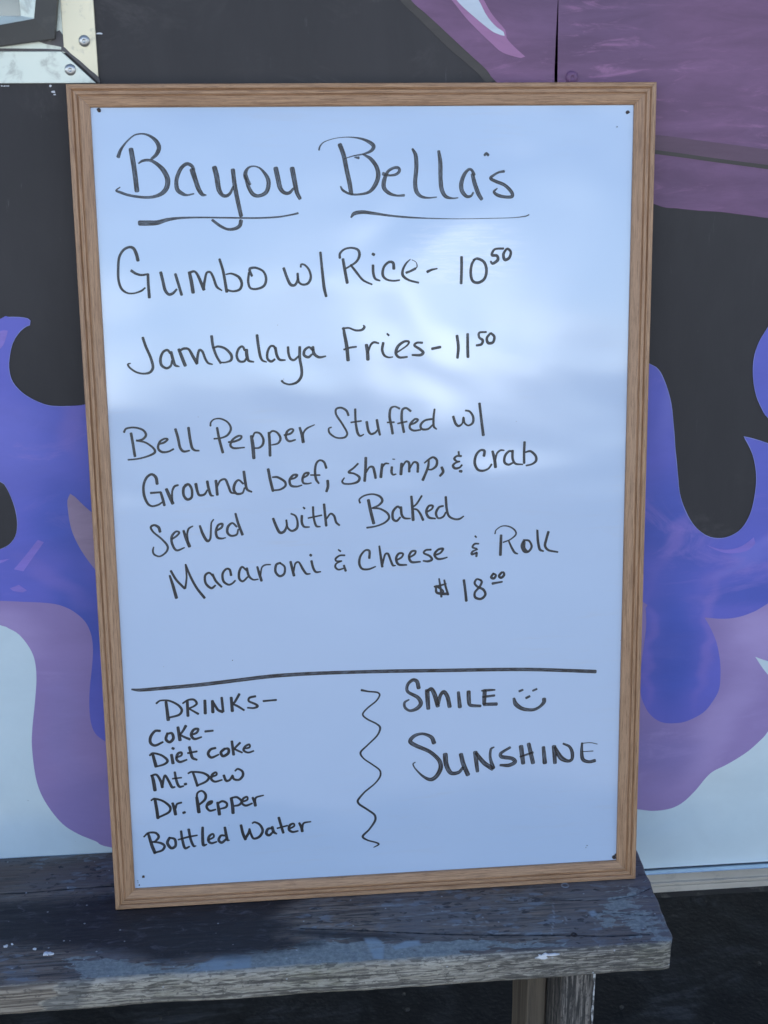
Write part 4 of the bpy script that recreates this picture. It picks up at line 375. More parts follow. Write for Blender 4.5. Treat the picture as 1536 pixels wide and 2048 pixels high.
def fixends(P):
    return [(-560.0 if x<-480 else x,z) for x,z in P]
MIR=lambda P:[(-1120.0-x,z) for x,z in P]
lay=1
def paint(name,key,mat,lay,label=None,mirror=False,smooth=True,P=None):
    P=P or fixends(PAINT[key])
    o=plate(name,P,-0.00022*lay-0.0002,-0.0001,MT[mat],TR,TO,smooth)
    if label: o['label']=label
    if mirror: plate(name,MIR(P),-0.00022*lay-0.0002,-0.0001,MT[mat],TR,TO,smooth)
    return o
wp=[(x,z) for x,z in fixends(PAINT['white'])]
top_=[p for p in wp if p[1]>0.0 and True]
WHITE_TOP=[(X0*1000+2,330),(-900,330),(-560,312),(-300,312),(-167,330),(-123,324),(-75,312),(-40,285),(-15,200),(400,120),(640,90),(720,240),(770,280),(820,285),(900,270),(2000,300),(X1*1000-2,330)]
paint('painted_base','white','white',1,'weathered white lower band of the trailer side',P=WHITE_TOP+[(X1*1000-2,-69.6),(X0*1000+2,-69.6)],smooth=False)
paint('painted_flame','purple','purple',2,'lilac outer flame',True)
paint('painted_flame','blue','blue',3,'violet blue inner flame',True)
paint('painted_flame','blob','blue',3,'violet blue flame tip at the right edge')
paint('painted_patch','hole','black',4,'black hole in the blue flame')
paint('painted_patch','wedge','wedge',4,'pale mauve wedge in the blue flame')
for k in ('dab1','dab2','dab3','dab4','crescent'): paint('brush_mark',k,'dab',4)
paint('painted_fringe','fringe','olive',1)
paint('painted_shape','mauve_l','mauve_dark',1,P=[(521.0,840),(525.0,840),(525.0,1015),(521.0,1015)],smooth=False)
paint('painted_shape','mauve_l','mauve',2,'mauve shape left of the panel seam')
paint('painted_shape','mauve_r','mauve',2,'mauve shape right of the panel seam')
paint('painted_shape','shade','mauve_dark',3)
paint('painted_line','mouth','olive',4)
paint('painted_line','pinkline','pinkline',3)
paint('painted_highlight','blade','blade',4,'pale blue blade shaped highlight')
# thin bare edge lines left by the brush along the flames
def edge_line(pts,w,name='paint_edge',mat='edge',lay=5):
    L=smooth_loop(pts,6); e=Vector(pts[-1]); L=L[:min(range(len(L)),key=lambda i:(L[i]-e).length)+1]; a=[];b=[]
    for i,p in enumerate(L):
        t=(L[min(i+1,len(L)-1)]-L[max(i-1,0)]); t=t.normalized() if t.length>0 else Vector((1,0)); nn=Vector((-t.y,t.x))
        ww=w*(0.35+0.9*abs(noise.noise(Vector((p.x*0.03,p.y*0.03,lay)))))
        a.append(p+nn*ww/2); b.append(p-nn*ww/2)
    v=[(p.x/1000,-0.00022*lay-0.0002,p.y/1000) for p in a+b]; n=len(a)
    me=mesh(name,v,[(i,i+1,n+i+1,n+i) for i in range(n-1)]); bevel(me,0)
    if me.polygons[0].normal.y>0: me.flip_normals()
    return link(name,me,MT[mat],TR,TO)
B=PAINT['blue']
def span(P,a,b): return [p for i,p in enumerate(P) if a<=i<=b]
i0=min(range(len(B)),key=lambda i:abs(B[i][0]-PAINT['blue'][5][0])+abs(B[i][1]-PAINT['blue'][5][1]))
edge_line(span(B,5,20),1.0); edge_line(span(B,32,55),1.1)
edge_line(list(PAINT['hole'][1:10]),0.9); edge_line(list(PAINT['blob'][1:9]),1.0)
# fixing on the seam
def dome(name,x,z,r,h,y,mat,parent,hole=True):
    bm=bmesh.new(); rings=[(1.0,0),(0.97,0.35),(0.85,0.68),(0.62,0.9),(0.36,1.0)]+([(0.30,0.98),(0.27,0.72),(0.12,0.72)] if hole else [(0.15,1.03)])
    N=24; vs=[[bm.verts.new((x+r*q*math.cos(a*2*math.pi/N),y-h*t,z+r*q*math.sin(a*2*math.pi/N))) for a in range(N)] for q,t in rings]
    for i in range(len(vs)-1):
        for a in range(N): bm.faces.new((vs[i][a],vs[i][(a+1)%N],vs[i+1][(a+1)%N],vs[i+1][a]))
    bm.faces.new(vs[-1]); bmesh.ops.recalc_face_normals(bm,faces=bm.faces)
    me=bpy.data.meshes.new(name); bm.to_mesh(me); bm.free()
    if sum(p.normal.y for p in me.polygons)>0: me.flip_normals()
    return link(name,me,MT[mat],parent,TO if parent is TR else None,smooth=True)
dome('rivet',0.5227,0.9060,0.0068,0.0040,-0.0006,'mauve',TR)
# window with mitred metal trim in the upper left
def ring(name,outer,inner,yo,yi,yb,mat,parent):
    n=len(outer); v=[(x/1000,yo,z/1000) for x,z in outer]+[(x/1000,yi,z/1000) for x,z in inner]+[(x/1000,yb,z/1000) for x,z in outer]+[(x/1000,yb,z/1000) for x,z in inner]
    f=[]
    for i in range(n):
        j=(i+1)%n; f+=[(i,j,n+j,n+i),(i,2*n+i,2*n+j,j),(n+i,n+j,3*n+j,3*n+i),(2*n+i,3*n+i,3*n+j,2*n+j)]
    me=mesh(name,v,f); bevel(me,0.0007,2); return link(name,me,MT[mat],parent)
WIN=bpy.data.objects.new('window',mesh('window',[(x,-0.0008,z) for x,z in ((-0.403,0.931),(0.0,0.931),(0.0,1.235),(-0.403,1.235))]+[(x,0.002,z) for x,z in ((-0.403,0.931),(0.0,0.931),(0.0,1.235),(-0.403,1.235))],[(0,1,2,3),(4,7,6,5),(0,4,5,1),(1,5,6,2),(2,6,7,3),(3,7,4,0)]))
WIN.data.materials.append(MT['trim_blue']); COL.objects.link(WIN); WIN.parent=TR; WIN.location=TO
def trim(pts,mat): return plate('trim',pts,-0.0034,-0.0001,MT[mat],WIN,None,False)
tv=trim([(-1.0,936.0),(31.4,904.9),(31.6,1266),(-1.0,1235)],'trim'); bevel(tv.data,0.0005,2)
tb=trim([(-435,902.2),(28.6,901.9),(-3.6,932.4),(-404,932.4)],'trim_blue'); bevel(tb.data,0.0005,2)
tl=trim([(-436,904),(-405,934),(-405,1235),(-436,1266)],'trim'); tt=trim([(-404,1237),(-2,1237),(30,1268),(-434,1268)],'trim')
plate('sealant',[(-3.8,933.4),(2,930.4),(10,923.0),(18,915.6),(27,906.6),(31.8,901.8),(33,903.5),(31.6,908),(24,914.4),(14,923.6),(6,930),(0,936.2),(-3.2,937.4)],-0.0040,-0.0002,MT['sealant'],WIN)
plate('sealant',[(-27,942.5),(-20,939.8),(-8,937.6),(-1.4,936.2),(-1.2,948),(-4,952.5),(-7.8,951),(-9.6,944.6),(-14,942.4),(-20,943.4)],-0.0026,-0.0006,MT['sealant'],WIN)
plate('sealant',[(-60,935.4),(-20,935.0),(-3,934.2),(-3,932.6),(-404,932.6),(-404,935.2)],-0.0022,-0.0006,MT['sealant'],WIN,None,False)
SO=[(-8.3,944.0),(-2.5,980.4),(-3,1230),(-401,1230),(-401,937),(-62.3,937.0)]
SI=[(-26.5,962.9),(-23.4,980.2),(-23,1206),(-378,1206),(-378,957.2),(-60.1,957.2)]
SG=[(-40.1,965.6),(-40.2,980.4),(-40,1190),(-362,1190),(-362,965.7),(-60,965.7)]
ring('window_gasket',SO,SI,-0.0125,-0.0140,-0.0008,'rubber',WIN)
ring('window_sash',SI,SG,-0.0136,-0.0085,-0.0008,'trim_blue',WIN)
plate('glass',SG,-0.0060,-0.0030,MT['glass'],WIN,None,False)
for x,z in ((0.0199,0.9424),(0.0039,0.9149),(0.0160,1.09),(0.016,1.22),(-0.13,0.917),(-0.27,0.917),(-0.41,0.917)): dome('rivet',x,z,0.0058,0.0026,-0.0034,'steel',WIN)
# paint chips beside the trim
for i,(x,z) in enumerate(chips):
    r=(1.6,1.5,1.9,1.1,0.9,1.0,0.8,0.9)[i]
    k=7; P=[(x+r*(1+0.8*random.random())*math.cos(a*2*math.pi/k)*(1.5 if i==0 else 0.8),z+r*0.8*math.sin(a*2*math.pi/k)*(0.5+random.random()*0.6)) for a in range(k)]
    plate('paint_chip',P,-0.0009,-0.0001,MT['chip'],TR,TO,False)

# ------------------------------------------------------------------ bench
def pl_dist(X,Y,P):
    d=np.full(X.shape,1e9)
    for (x0,y0),(x1,y1) in zip(P[:-1],P[1:]):
        dx,dy=x1-x0,y1-y0; t=np.clip(((X-x0)*dx+(Y-y0)*dy)/(dx*dx+dy*dy+1e-9),0,1); d=np.minimum(d,np.hypot(X-x0-t*dx,Y-y0-t*dy))
    return d
def inside(X,Y,P):
    r=np.zeros(X.shape,bool); n=len(P)
    for i in range(n):
        x0,y0=P[i];x1,y1=P[(i+1)%n]
        if y0==y1: continue
        c=((y0>Y)!=(y1>Y))&(X<(x1-x0)*(Y-y0)/(y1-y0)+x0); r^=c
    return r
def soft(X,Y,P,w):
    d=pl_dist(X,Y,P+[P[0]]); s=np.where(inside(X,Y,P),d,-d); return np.clip(0.5+s/(2*w),0,1)
BN=empty('wooden_bench',(0,0,-0.45)); meta(BN,'weathered grey plank bench with peeling blue paint and a black stain, under the whiteboard','bench')
def plank():
    XE=np.concatenate([np.linspace(-1000,-170,60,endpoint=False),np.linspace(-170,628,440)])
    ytop=np.linspace(-2,-239,150); cs=[(y,0.0) for y in ytop]
    for a in np.linspace(8,82,6): cs.append((-240-6.5*math.sin(math.radians(a)),-6.5+6.5*math.cos(math.radians(a))))
    for z in np.linspace(-8,-31,16): cs.append((-246.8,z))
    for a in (20,60,88): cs.append((-246.8+5*(1-math.cos(math.radians(a))),-31-5*math.sin(math.radians(a))))
    cs+= [(-200,-36.3),(-100,-36.3),(-4,-36.3),(-2,-33),(-2,-3)]
    cs=np.array(cs); n=len(cs); N=len(XE)
    X=np.repeat(XE[:,None],n,1); Y=np.repeat(cs[None,:,0],N,0).copy(); Z=np.repeat(cs[None,:,1],N,0).copy()
    top=np.zeros((N,n),bool); top[:,:150]=True; front=np.zeros((N,n)); front[:,152:175]=1; front[:,150:152]=0.5
    # wobble of the worn front edge and of the end grain
    wob=np.array([noise.noise(Vector((x*0.012,1,0)))*2.4+noise.noise(Vector((x*0.06,2,0)))*0.9 for x in XE])
    fr=np.clip((-Y-150)/90,0,1); Y+=fr*wob[:,None]*0.8
    zw=np.array([noise.noise(Vector((x*0.008,5,0)))*1.6 for x in XE]); low=np.clip((-Z-10)/20,0,1); Z+=low*zw[:,None]
    end=np.clip((X-560)/68,0,1); X-= end*np.clip((-Y-70)/175,0,1)*9
    yw=np.array([noise.noise(Vector((y*0.05,z*0.05,9)))*1.6 for y,z in cs]); X+=end*yw[None,:]
    cor=np.clip((X-606)/14,0,1)*np.clip((-Y-236)/10,0,1); X-=cor*4; Y+=cor*3
    P={k:[tuple(q) for q in v] for k,v in TM.items()}
    crack=np.zeros((N,n))
    for k,w in (('crack1',1.5),('crack2',1.3),('crack3',1.1),('crack4',0.9)):
        Q=P[k]; 
        d=pl_dist(X,Y,Q); d=d+0.5*np.abs(np.sin(X*0.21)+np.sin(X*0.083+1))*0.5
        crack=np.maximum(crack,np.clip(1.35-d/w,0,1))
    crack=np.where(top,crack,0); Z-=crack*1.8
    # grain relief
    fl=X.ravel(),Y.ravel()
    rel=np.array([noise.noise(Vector((x*0.012,y*0.22,0)))*0.35+noise.noise(Vector((x*0.05,y*0.7,4)))*0.18 for x,y in zip(*fl)]).reshape(N,n); Z+=np.where(top,rel,0)
    relf=np.array([noise.noise(Vector((x*0.02,z*0.5,7)))*0.5+noise.noise(Vector((x*0.12,z*0.5,8)))*0.25 for x,z in zip(X.ravel(),Z.ravel())]).reshape(N,n); Y+=front*relf
    stain=np.maximum(soft(X,Y,P['stain'],20),soft(X,Y,P['stain2'],9)*0.8)
    blue=np.maximum(soft(X,Y,P['blue'],10),soft(X,Y,P['blue2'],18)*0.8); brown=soft(X,Y,P['brown'],16)
    sc_=np.zeros((N,n))
    for Q,w in SCR: 
        d=pl_dist(X,Y,[tuple(q) for q in Q]); sc_=np.maximum(sc_,np.clip(1.4-d/w,0,1)*0.85)
    pat=np.zeros((N,n))
    for k in ('patch1','patch2','patch3','patch4'): pat=np.maximum(pat,soft(X,Y,P[k],1.6))
    sc_=np.where(top,sc_,0); pat=np.where(top,pat,0)
    edge=-42-0.9*(-Z)+6*np.sin(Z*0.35); bare=front*np.clip((edge-X)/4,0,1); smo=front*np.clip((X-edge)/3,0,1)*np.clip((-8-X+0.6*Z)/5,0,1)
    moss=front*np.clip(1-((X-225)/48)**2,0,1)+front*0.7*np.clip(1-((X-70)/30)**2,0,1)+front*0.5*np.clip(1-((X-600)/30)**2,0,1)
    dark=front*np.clip((X-360)/120,0,1)
    v=np.stack([X,Y,Z],-1).reshape(-1,3)/1000
    f=[(i*n+j,i*n+(j+1)%n,(i+1)*n+(j+1)%n,(i+1)*n+j) for i in range(N-1) for j in range(n)]+[tuple(range(n)),tuple((N-1)*n+j for j in range(n-1,-1,-1))]
    me=mesh('plank',v.tolist(),f)
    for nm,arr in (('mask',(stain,blue,crack)),('mask2',(front,brown,sc_)),('mask3',(pat,bare,smo)),('mask4',(moss,dark,end))):
        A=me.color_attributes.new(nm,'FLOAT_COLOR','POINT'); q=np.ones((N*n,4),np.float32)
        for i,a in enumerate(arr): q[:,i]=a.ravel()
        A.data.foreach_set('color',q.ravel())
    m=M('weathered_plank'); w=m.coord(); st,bl,ck=m.attr('mask')[:3]; ft,br,scm=m.attr('mask2')[:3]; pt,ba,smm=m.attr('mask3')[:3]; mo,dk,en=m.attr('mask4')[:3]
    gr=m.noise(m.coord((5,85,40)),1.5,6,0.68,0.5); gr2=m.noise(m.coord((14,260,200)),1.4,5,0.7,0.3); blot=m.noise(w,11,6,0.65,0.9); fine=m.noise(w,160,5,0.7); mid=m.noise(m.coord((20,48,48)),1.6,6,0.72,1.0)
    c=m.mix(m.rng(gr,0.38,0.62),(0.0941,0.0729,0.0638),(0.261,0.198,0.154)); c=m.mix(m.rng(gr2,0.49,0.60,0,0.9),c,(0.0308,0.0302,0.0323)); gr5=m.noise(m.coord((10,330,260),loc=(3,1,2)),1.5,4,0.7,0.3); c=m.mix(m.rng(gr5,0.54,0.62,0,0.7),c,(0.259,0.243,0.214))
    c=m.mix(m.rng(blot,0.5,0.66,0,0.55),c,(0.23,0.224,0.222))
    c=m.mix(m.math('MULTIPLY',br,m.rng(gr,0.35,0.6,0.3,0.85)),c,(0.128,0.087,0.072))
    pl5=m.noise(w,4.5,3,0.5,0.4); c=m.mix(m.rng(pl5,0.45,0.62,0,0.55),c,m.mix(m.rng(gr2,0.35,0.65),(0.10,0.098,0.11),(0.24,0.235,0.25)))
    vc=m.n('ShaderNodeTexVoronoi'); m.l(m.coord((70,190,190)),vc.inputs['Vector']); vc.inputs['Scale'].default_value=1.0; vc.inputs['Randomness'].default_value=1.0; vs=m.n('ShaderNodeSeparateColor'); m.l(vc.outputs['Color'],vs.inputs[0]); cell=vs.outputs[0]
    vd=m.n('ShaderNodeTexVoronoi'); m.l(m.coord((150,260,320)),vd.inputs['Vector']); vd.inputs['Scale'].default_value=1.0; vt=m.n('ShaderNodeSeparateColor'); m.l(vd.outputs['Color'],vt.inputs[0]); cell2=vt.outputs[0]
    c=m.mix(m.math('MULTIPLY',m.rng(cell,0.80,0.84),m.rng(blot,0.44,0.56,0.05,0.75)),c,(0.21,0.235,0.265)); c=m.mix(m.math('MULTIPLY',m.rng(cell2,0.86,0.88),m.rng(mid,0.45,0.6,0.1,0.8)),c,(0.025,0.024,0.028))
    # leftover blue grey paint, broken up by the grain
    bf=m.math('ADD',bl,m.math('MULTIPLY',m.math('SUBTRACT',blot,0.5),1.6)); bf=m.math('ADD',bf,m.math('MULTIPLY',m.math('SUBTRACT',mid,0.5),0.9)); bf=m.math('ADD',bf,m.math('MULTIPLY',m.math('SUBTRACT',gr,0.5),1.3)); bf=m.math('ADD',bf,m.math('MULTIPLY',m.math('SUBTRACT',cell,0.5),0.55)); bf=m.math('MULTIPLY',m.rng(bf,0.50,0.60,0,0.88),m.rng(bl,0.02,0.2))
    bp=m.mix(m.rng(fine,0.35,0.65),(0.204,0.232,0.237),(0.34,0.375,0.356)); c=m.mix(bf,c,bp)
    sc=m.math('MULTIPLY',m.rng(mid,0.62,0.72),m.rng(blot,0.42,0.6,0,0.75)); sc=m.math('MULTIPLY',sc,m.rng(fine,0.4,0.55,0.3,1.0)); c=m.mix(sc,c,(0.4,0.378,0.36))
    c=m.mix(m.math('MULTIPLY',pt,m.rng(mid,0.36,0.5,0.25,0.95)),c,(0.30,0.37,0.42)); c=m.mix(m.math('MULTIPLY',scm,m.rng(mid,0.4,0.55,0.2,0.9)),c,(0.34,0.36,0.38))
    # black stain
    sf=m.math('ADD',st,m.math('MULTIPLY',m.math('SUBTRACT',blot,0.5),0.7)); sf=m.math('ADD',sf,m.math('MULTIPLY',m.math('SUBTRACT',gr,0.5),0.35)); sf=m.math('ADD',sf,m.math('MULTIPLY',m.math('SUBTRACT',mid,0.5),0.5)); sf=m.rng(sf,0.20,0.88,0,0.95)
    sc2=m.mix(m.rng(mid,0.52,0.70,0,0.9),(0.015,0.0143,0.0187),(0.09,0.0845,0.1)); c=m.mix(sf,c,sc2)
    # front edge: bleached, speckled, mossy
    n1=m.noise(m.coord((34,90,230)),2.0,6,0.78,0.4); n2=m.noise(m.coord((9,9,60)),1.0,4,0.6,0.6); n3=m.noise(w,7,4,0.6)
    fc=m.mix(m.rng(n1,0.36,0.60),(0.15,0.138,0.115),(0.48,0.44,0.36)); fc=m.mix(m.rng(n2,0.48,0.62,0,0.5),fc,(0.33,0.29,0.225))
    fc=m.mix(m.math('MULTIPLY',dk,m.rng(n1,0.40,0.62,0.9,0.25)),fc,(0.085,0.078,0.070))
    fc=m.mix(m.math('MULTIPLY',mo,m.rng(n3,0.40,0.58,0.1,0.75)),fc,(0.14,0.145,0.085)); fc=m.mix(m.math('MULTIPLY',smm,0.85),fc,(0.165,0.16,0.145))
    ve=m.n('ShaderNodeTexVoronoi'); m.l(m.coord((85,330,560)),ve.inputs['Vector']); ve.inputs['Scale'].default_value=1.0; ve2=m.n('ShaderNodeSeparateColor'); m.l(ve.outputs['Color'],ve2.inputs[0]); cell3=ve2.outputs[0]
    fc=m.mix(m.rng(cell3,0.70,0.74,0,0.4),fc,(0.46,0.42,0.36)); fc=m.mix(m.rng(cell3,0.26,0.20,0,0.65),fc,(0.075,0.068,0.06)); lam=m.noise(m.coord((4,4,260)),1.2,3,0.6,0.4); fc=m.mix(m.rng(lam,0.53,0.62,0,0.75),fc,(0.07,0.062,0.055))
    pl=m.noise(m.coord((4,4,230)),1.3,3,0.55,0.3); bc=m.mix(m.rng(pl,0.40,0.56),(0.11,0.085,0.065),(0.38,0.32,0.25)); fc=m.mix(m.math('MULTIPLY',ba,0.9),fc,bc)
    fc=m.mix(m.rng(fine,0.56,0.66,0,0.6),fc,(0.06,0.055,0.05))
    fm=m.math('ADD',ft,m.math('MULTIPLY',m.math('SUBTRACT',mid,0.5),0.8)); c=m.mix(m.rng(fm,0.40,0.62),c,fc)
    c=m.mix(m.rng(ck,0.25,0.8,0,0.95),c,(0.006,0.006,0.008))
    vv=m.n('ShaderNodeTexVoronoi'); m.l(w,vv.inputs['Vector']); vv.inputs['Scale'].default_value=60; c=m.mix(m.rng(vv.outputs['Distance'],0.05,0.08,0.8,0),c,(0.42,0.44,0.46))
    m.color(c); m.set(Roughness=m.rng(gr,0.3,0.7,0.55,0.8)); hh=m.math('ADD',gr2,m.math('MULTIPLY',n1,0.8)); m.bump(hh,0.6,0.0012)
    MT['plank']=m.m
    o=link('seat_plank',me,m.m,BN,(0,0,0.45),smooth=True); bm=bmesh.new(); bm.from_mesh(me); bmesh.ops.recalc_face_normals(bm,faces=bm.faces); bm.to_mesh(me); bm.free()
    return o
PK=plank()
# legs
m=M('weathered_leg_wood'); gr=m.noise(m.coord((120,120,5)),1.6,6,0.72,0.3); sp=m.noise(m.coord((90,90,30)),2.5,5,0.7); bl=m.noise(m.coord(),14,4)
c=m.mix(m.rng(gr,0.42,0.58),(0.030,0.028,0.026),(0.27,0.235,0.20)); c=m.mix(m.rng(sp,0.48,0.60,0,0.75),c,(0.035,0.032,0.030)); c=m.mix(m.rng(bl,0.4,0.7,0,0.35),c,(0.12,0.11,0.10))
m.color(c); m.set(Roughness=0.75); m.bump(gr,0.8,0.002); MT['leg']=m.m
m=M('grey_leg_wood'); gr=m.noise(m.coord((70,70,3)),1.4,5,0.65,0.3); c=m.mix(m.rng(gr,0.35,0.65),(0.0975,0.077,0.0561),(0.189,0.149,0.106)); m.color(c); m.set(Roughness=0.75); m.bump(gr,0.4,0.001); MT['leg2']=m.m
def worn_board(name,a,b,mat):
    x0,y0,z0=a;x1,y1,z1=b; v=[];f=[];N=60
    R=[(x0,y0+.002),(x0+.002,y0),(x1-.002,y0),(x1,y0+.002),(x1,y1),(x0,y1)]
    for i in range(N+1):
        z=z0+(z1-z0)*i/N
        for k,(x,y) in enumerate(R): v.append((x+noise.noise(Vector((k,z*25,x0*50)))*0.0009,y+noise.noise(Vector((k+9,z*25,x0*50)))*0.0009,z))
    for i in range(N):
        for k in range(6): f.append((i*6+k,i*6+(k+1)%6,(i+1)*6+(k+1)%6,(i+1)*6+k))
    f+= [tuple(range(5,-1,-1)),tuple(N*6+k for k in range(6))]
    me=mesh(name,v,f); bevel(me,0); return link(name,me,MT[mat],BN,(0,0,0.45))
for dx in (0.0,-1.36):
    worn_board('leg',(0.4975+dx,-0.236,-0.45),(0.5350+dx,-0.147,-0.0365),'leg')
    worn_board('leg',(0.4740+dx,-0.170+0.0,-0.45),(0.4965+dx,-0.085,-0.0365),'leg2')
    worn_board('leg',(0.4975+dx,-0.085,-0.45),(0.5350+dx,-0.012,-0.0365),'leg2')
# strip of leftover white paint down the edge of the front leg
ws=[]; 
for i in range(64):
    z=-0.040-i*0.0064; g=noise.noise(Vector((0,z*60,3)))+0.25*noise.noise(Vector((0,z*220,5)))
    ws.append((z,max(0.0004,0.0022+0.0035*g)))
v=[(0.5344,-0.2372,z) for z,w in ws]+[(0.5344-w,-0.2372,z) for z,w in ws]; n=len(ws)
me=mesh('paint_remnant',v,[(i,i+1,n+i+1,n+i) for i in range(n-1)]); bevel(me,0)
if me.polygons[0].normal.y>0: me.flip_normals()
m=M('leftover_white_paint'); c=m.mix(m.rng(m.noise(m.coord(),140,4),0.4,0.6),(0.12,0.115,0.11),(0.55,0.55,0.54)); m.color(c); m.set(Roughness=0.7); MT['oldwhite']=m.m
link('paint_remnant',me,MT['oldwhite'],BN,(0,0,0.45))
def screw(x,y,r,mat):
    bm=bmesh.new(); rings=[(1.5,-0.0002),(1.25,0.0007),(1.0,0.0003),(0.8,-0.0008),(0.4,-0.0008)]; N=16
    vs=[[bm.verts.new((x+r*q*math.cos(a*2*math.pi/N),y+r*q*math.sin(a*2*math.pi/N),h+0.0004)) for a in range(N)] for q,h in rings]
    for i in range(len(vs)-1):
        for a in range(N): bm.faces.new((vs[i][a],vs[i][(a+1)%N],vs[i+1][(a+1)%N],vs[i+1][a]))
    bm.faces.new(vs[-1]); bmesh.ops.recalc_face_normals(bm,faces=bm.faces); me=bpy.data.meshes.new('screw_head'); bm.to_mesh(me); bm.free()
    if sum(p.normal.z for p in me.polygons)<0: me.flip_normals()
    link('screw_head',me,mat,BN,(0,0,0.45),smooth=True)
screw(TM['screw'][0][0]/1000,TM['screw'][0][1]/1000,0.0034,metal_mat('screw_grey',(0.25,0.27,0.3),(0.4,0.42,0.45),0.4,0.6))
screw(TM['screw'][1][0]/1000,TM['screw'][1][1]/1000,0.0026,metal_mat('rusty_screw',(0.03,0.022,0.02),(0.06,0.04,0.035),0.7))
def flake(x,y,r,st,zz=0.0008,front=False):
    k=11; bm=bmesh.new(); V=[]
    for a in range(k):
        rr=r*(0.5+0.8*random.random()); V.append((x+rr*st*math.cos(a*2*math.pi/k),y+(0 if front else rr*math.sin(a*2*math.pi/k)),zz+(rr*math.sin(a*2*math.pi/k) if front else random.random()*0.0006)))
    top=[bm.verts.new(p) for p in V]; bot=[bm.verts.new((p[0],p[1]+(0.002 if front else 0),p[2]-(0 if front else 0.0015))) for p in V]
    bm.faces.new(top); bm.faces.new(bot[::-1])
    for i in range(k): bm.faces.new((top[i],bot[i],bot[(i+1)%k],top[(i+1)%k]))
    bmesh.ops.recalc_face_normals(bm,faces=bm.faces); me=bpy.data.meshes.new('paint_flake'); bm.to_mesh(me); bm.free(); link('paint_flake',me,MT['chip'],BN,(0,0,0.45))
F=TM['flake']
flake(F[0][0]/1000,F[0][1]/1000,0.003,1.5); flake(F[0][0]/1000+0.005,F[0][1]/1000-0.001,0.0018,1.6); flake(F[2][0]/1000,F[2][1]/1000,0.0022,1.2); flake(F[2][0]/1000+0.006,F[2][1]/1000+0.003,0.0012,1.2); flake(F[3][0]/1000,F[3][1]/1000,0.0012,2.0)
flake(0.4706,-0.2474,0.0034,2.0,-0.0055,True); flake(0.482,-0.2476,0.0014,6.5,-0.0036,True)

# ------------------------------------------------------------------ menu whiteboard
BW,BL,LEAN,YB=0.61,0.90671,0.11643365,-0.1232113
WB=empty('menu_whiteboard',(0,YB,0.0008),(-LEAN,0,0)); meta(WB,'large whiteboard in an oak frame with a handwritten menu, leaning on the trailer','whiteboard')
REC=0.0068
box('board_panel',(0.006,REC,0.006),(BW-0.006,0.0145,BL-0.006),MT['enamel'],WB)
prof=[(0,0.018),(0,0.0012),(0.0003,0.0005),(0.0010,0.0),(0.0042,0.0),(0.0050,0.0006),(0.0056,0.0022),(0.0062,0.0018),(0.0070,0.0007),(0.0100,0.0009),(0.0106,0.0026),(0.0113,0.0022),(0.0125,0.0015),(0.0205,0.0030),(0.0218,0.0036),(0.0226,0.0050),(0.0226,0.0080),(0.0226,0.018)]
def rail(Lr,mat4):
    n=len(prof); S=2; v=[];f=[]
    xs=[0,1]
    for e in xs:
        for s,h in prof: v.append((s+0.00012 if e==0 else Lr-s-0.00012,h,s))
    for k in range(n-1): f.append((k,n+k,n+k+1,k+1))
    f.append((n-1,2*n-1,n,0)); f+= [tuple(range(n)),tuple(range(2*n-1,n-1,-1))]
    me=mesh('frame_rail',v,f); bevel(me,0); o=link('frame_rail',me,MT['oak'],WB); o.matrix_local=mat4; return o
def mat(X,Y,Z,T): return Matrix(((X[0],Y[0],Z[0],T[0]),(X[1],Y[1],Z[1],T[1]),(X[2],Y[2],Z[2],T[2]),(0,0,0,1)))
rail(BW,mat((1,0,0),(0,1,0),(0,0,1),(0,0,0)))
rail(BW,mat((-1,0,0),(0,1,0),(0,0,-1),(BW,0,BL)))
rail(BL,mat((0,0,-1),(0,1,0),(1,0,0),(0,0,BL)))
rail(BL,mat((0,0,1),(0,1,0),(-1,0,0),(BW,0,0)))
# nails that pin the panel
def nail(x,z,r,rust=False):
    bm=bmesh.new(); k=9
    V=[(x+r*(0.8+0.4*random.random())*math.cos(a*2*math.pi/k),REC-0.0006,z+r*(0.8+0.4*random.random())*math.sin(a*2*math.pi/k)) for a in range(k)]
    t=[bm.verts.new(p) for p in V]; b=[bm.verts.new((p[0],REC+0.0005,p[2])) for p in V]; bm.faces.new(t)
    for i in range(k): bm.faces.new((t[i],b[i],b[(i+1)%k],t[(i+1)%k]))
    bmesh.ops.recalc_face_normals(bm,faces=bm.faces); me=bpy.data.meshes.new('nail_head'); bm.to_mesh(me); bm.free(); link('nail_head',me,MT['nail'],WB)
m=M('rusty_nail'); c=m.mix(m.rng(m.noise(m.coord(),600,3),0.4,0.6),(0.02,0.016,0.018),(0.07,0.04,0.03)); m.color(c); m.set(Roughness=0.6); MT['nail']=m.m
nail(0.0309,0.8817,0.0021); nail(0.5811,0.8769,0.0021); nail(0.0328,0.0364,0.0017)
nail(0.5850,0.0262,0.0024); nail(0.5869,0.0290,0.0016); nail(0.5884,0.0245,0.0016)
bm=bmesh.new()
for x,z,r in ((0.5835,0.0300,0.0008),(0.5890,0.0228,0.0009),(0.5850,0.0232,0.0007),(0.5872,0.0222,0.0006)):
    bmesh.ops.create_icosphere(bm,subdivisions=1,radius=r,matrix=Matrix.Translation((x,REC-0.0004,z)))
me=bpy.data.meshes.new('panel_chip'); bm.to_mesh(me); bm.free(); link('panel_chip',me,MT['chip'],WB)
for x,z,r in ((0.0262,0.0315,0.0005),(0.0275,0.0262,0.0008),(0.0262,0.0292,0.0004),(0.552,0.0432,0.0005),(0.5505,0.0408,0.0004),(0.144,0.291,0.0005),(0.570,0.862,0.0006)): nail(x,z,r)

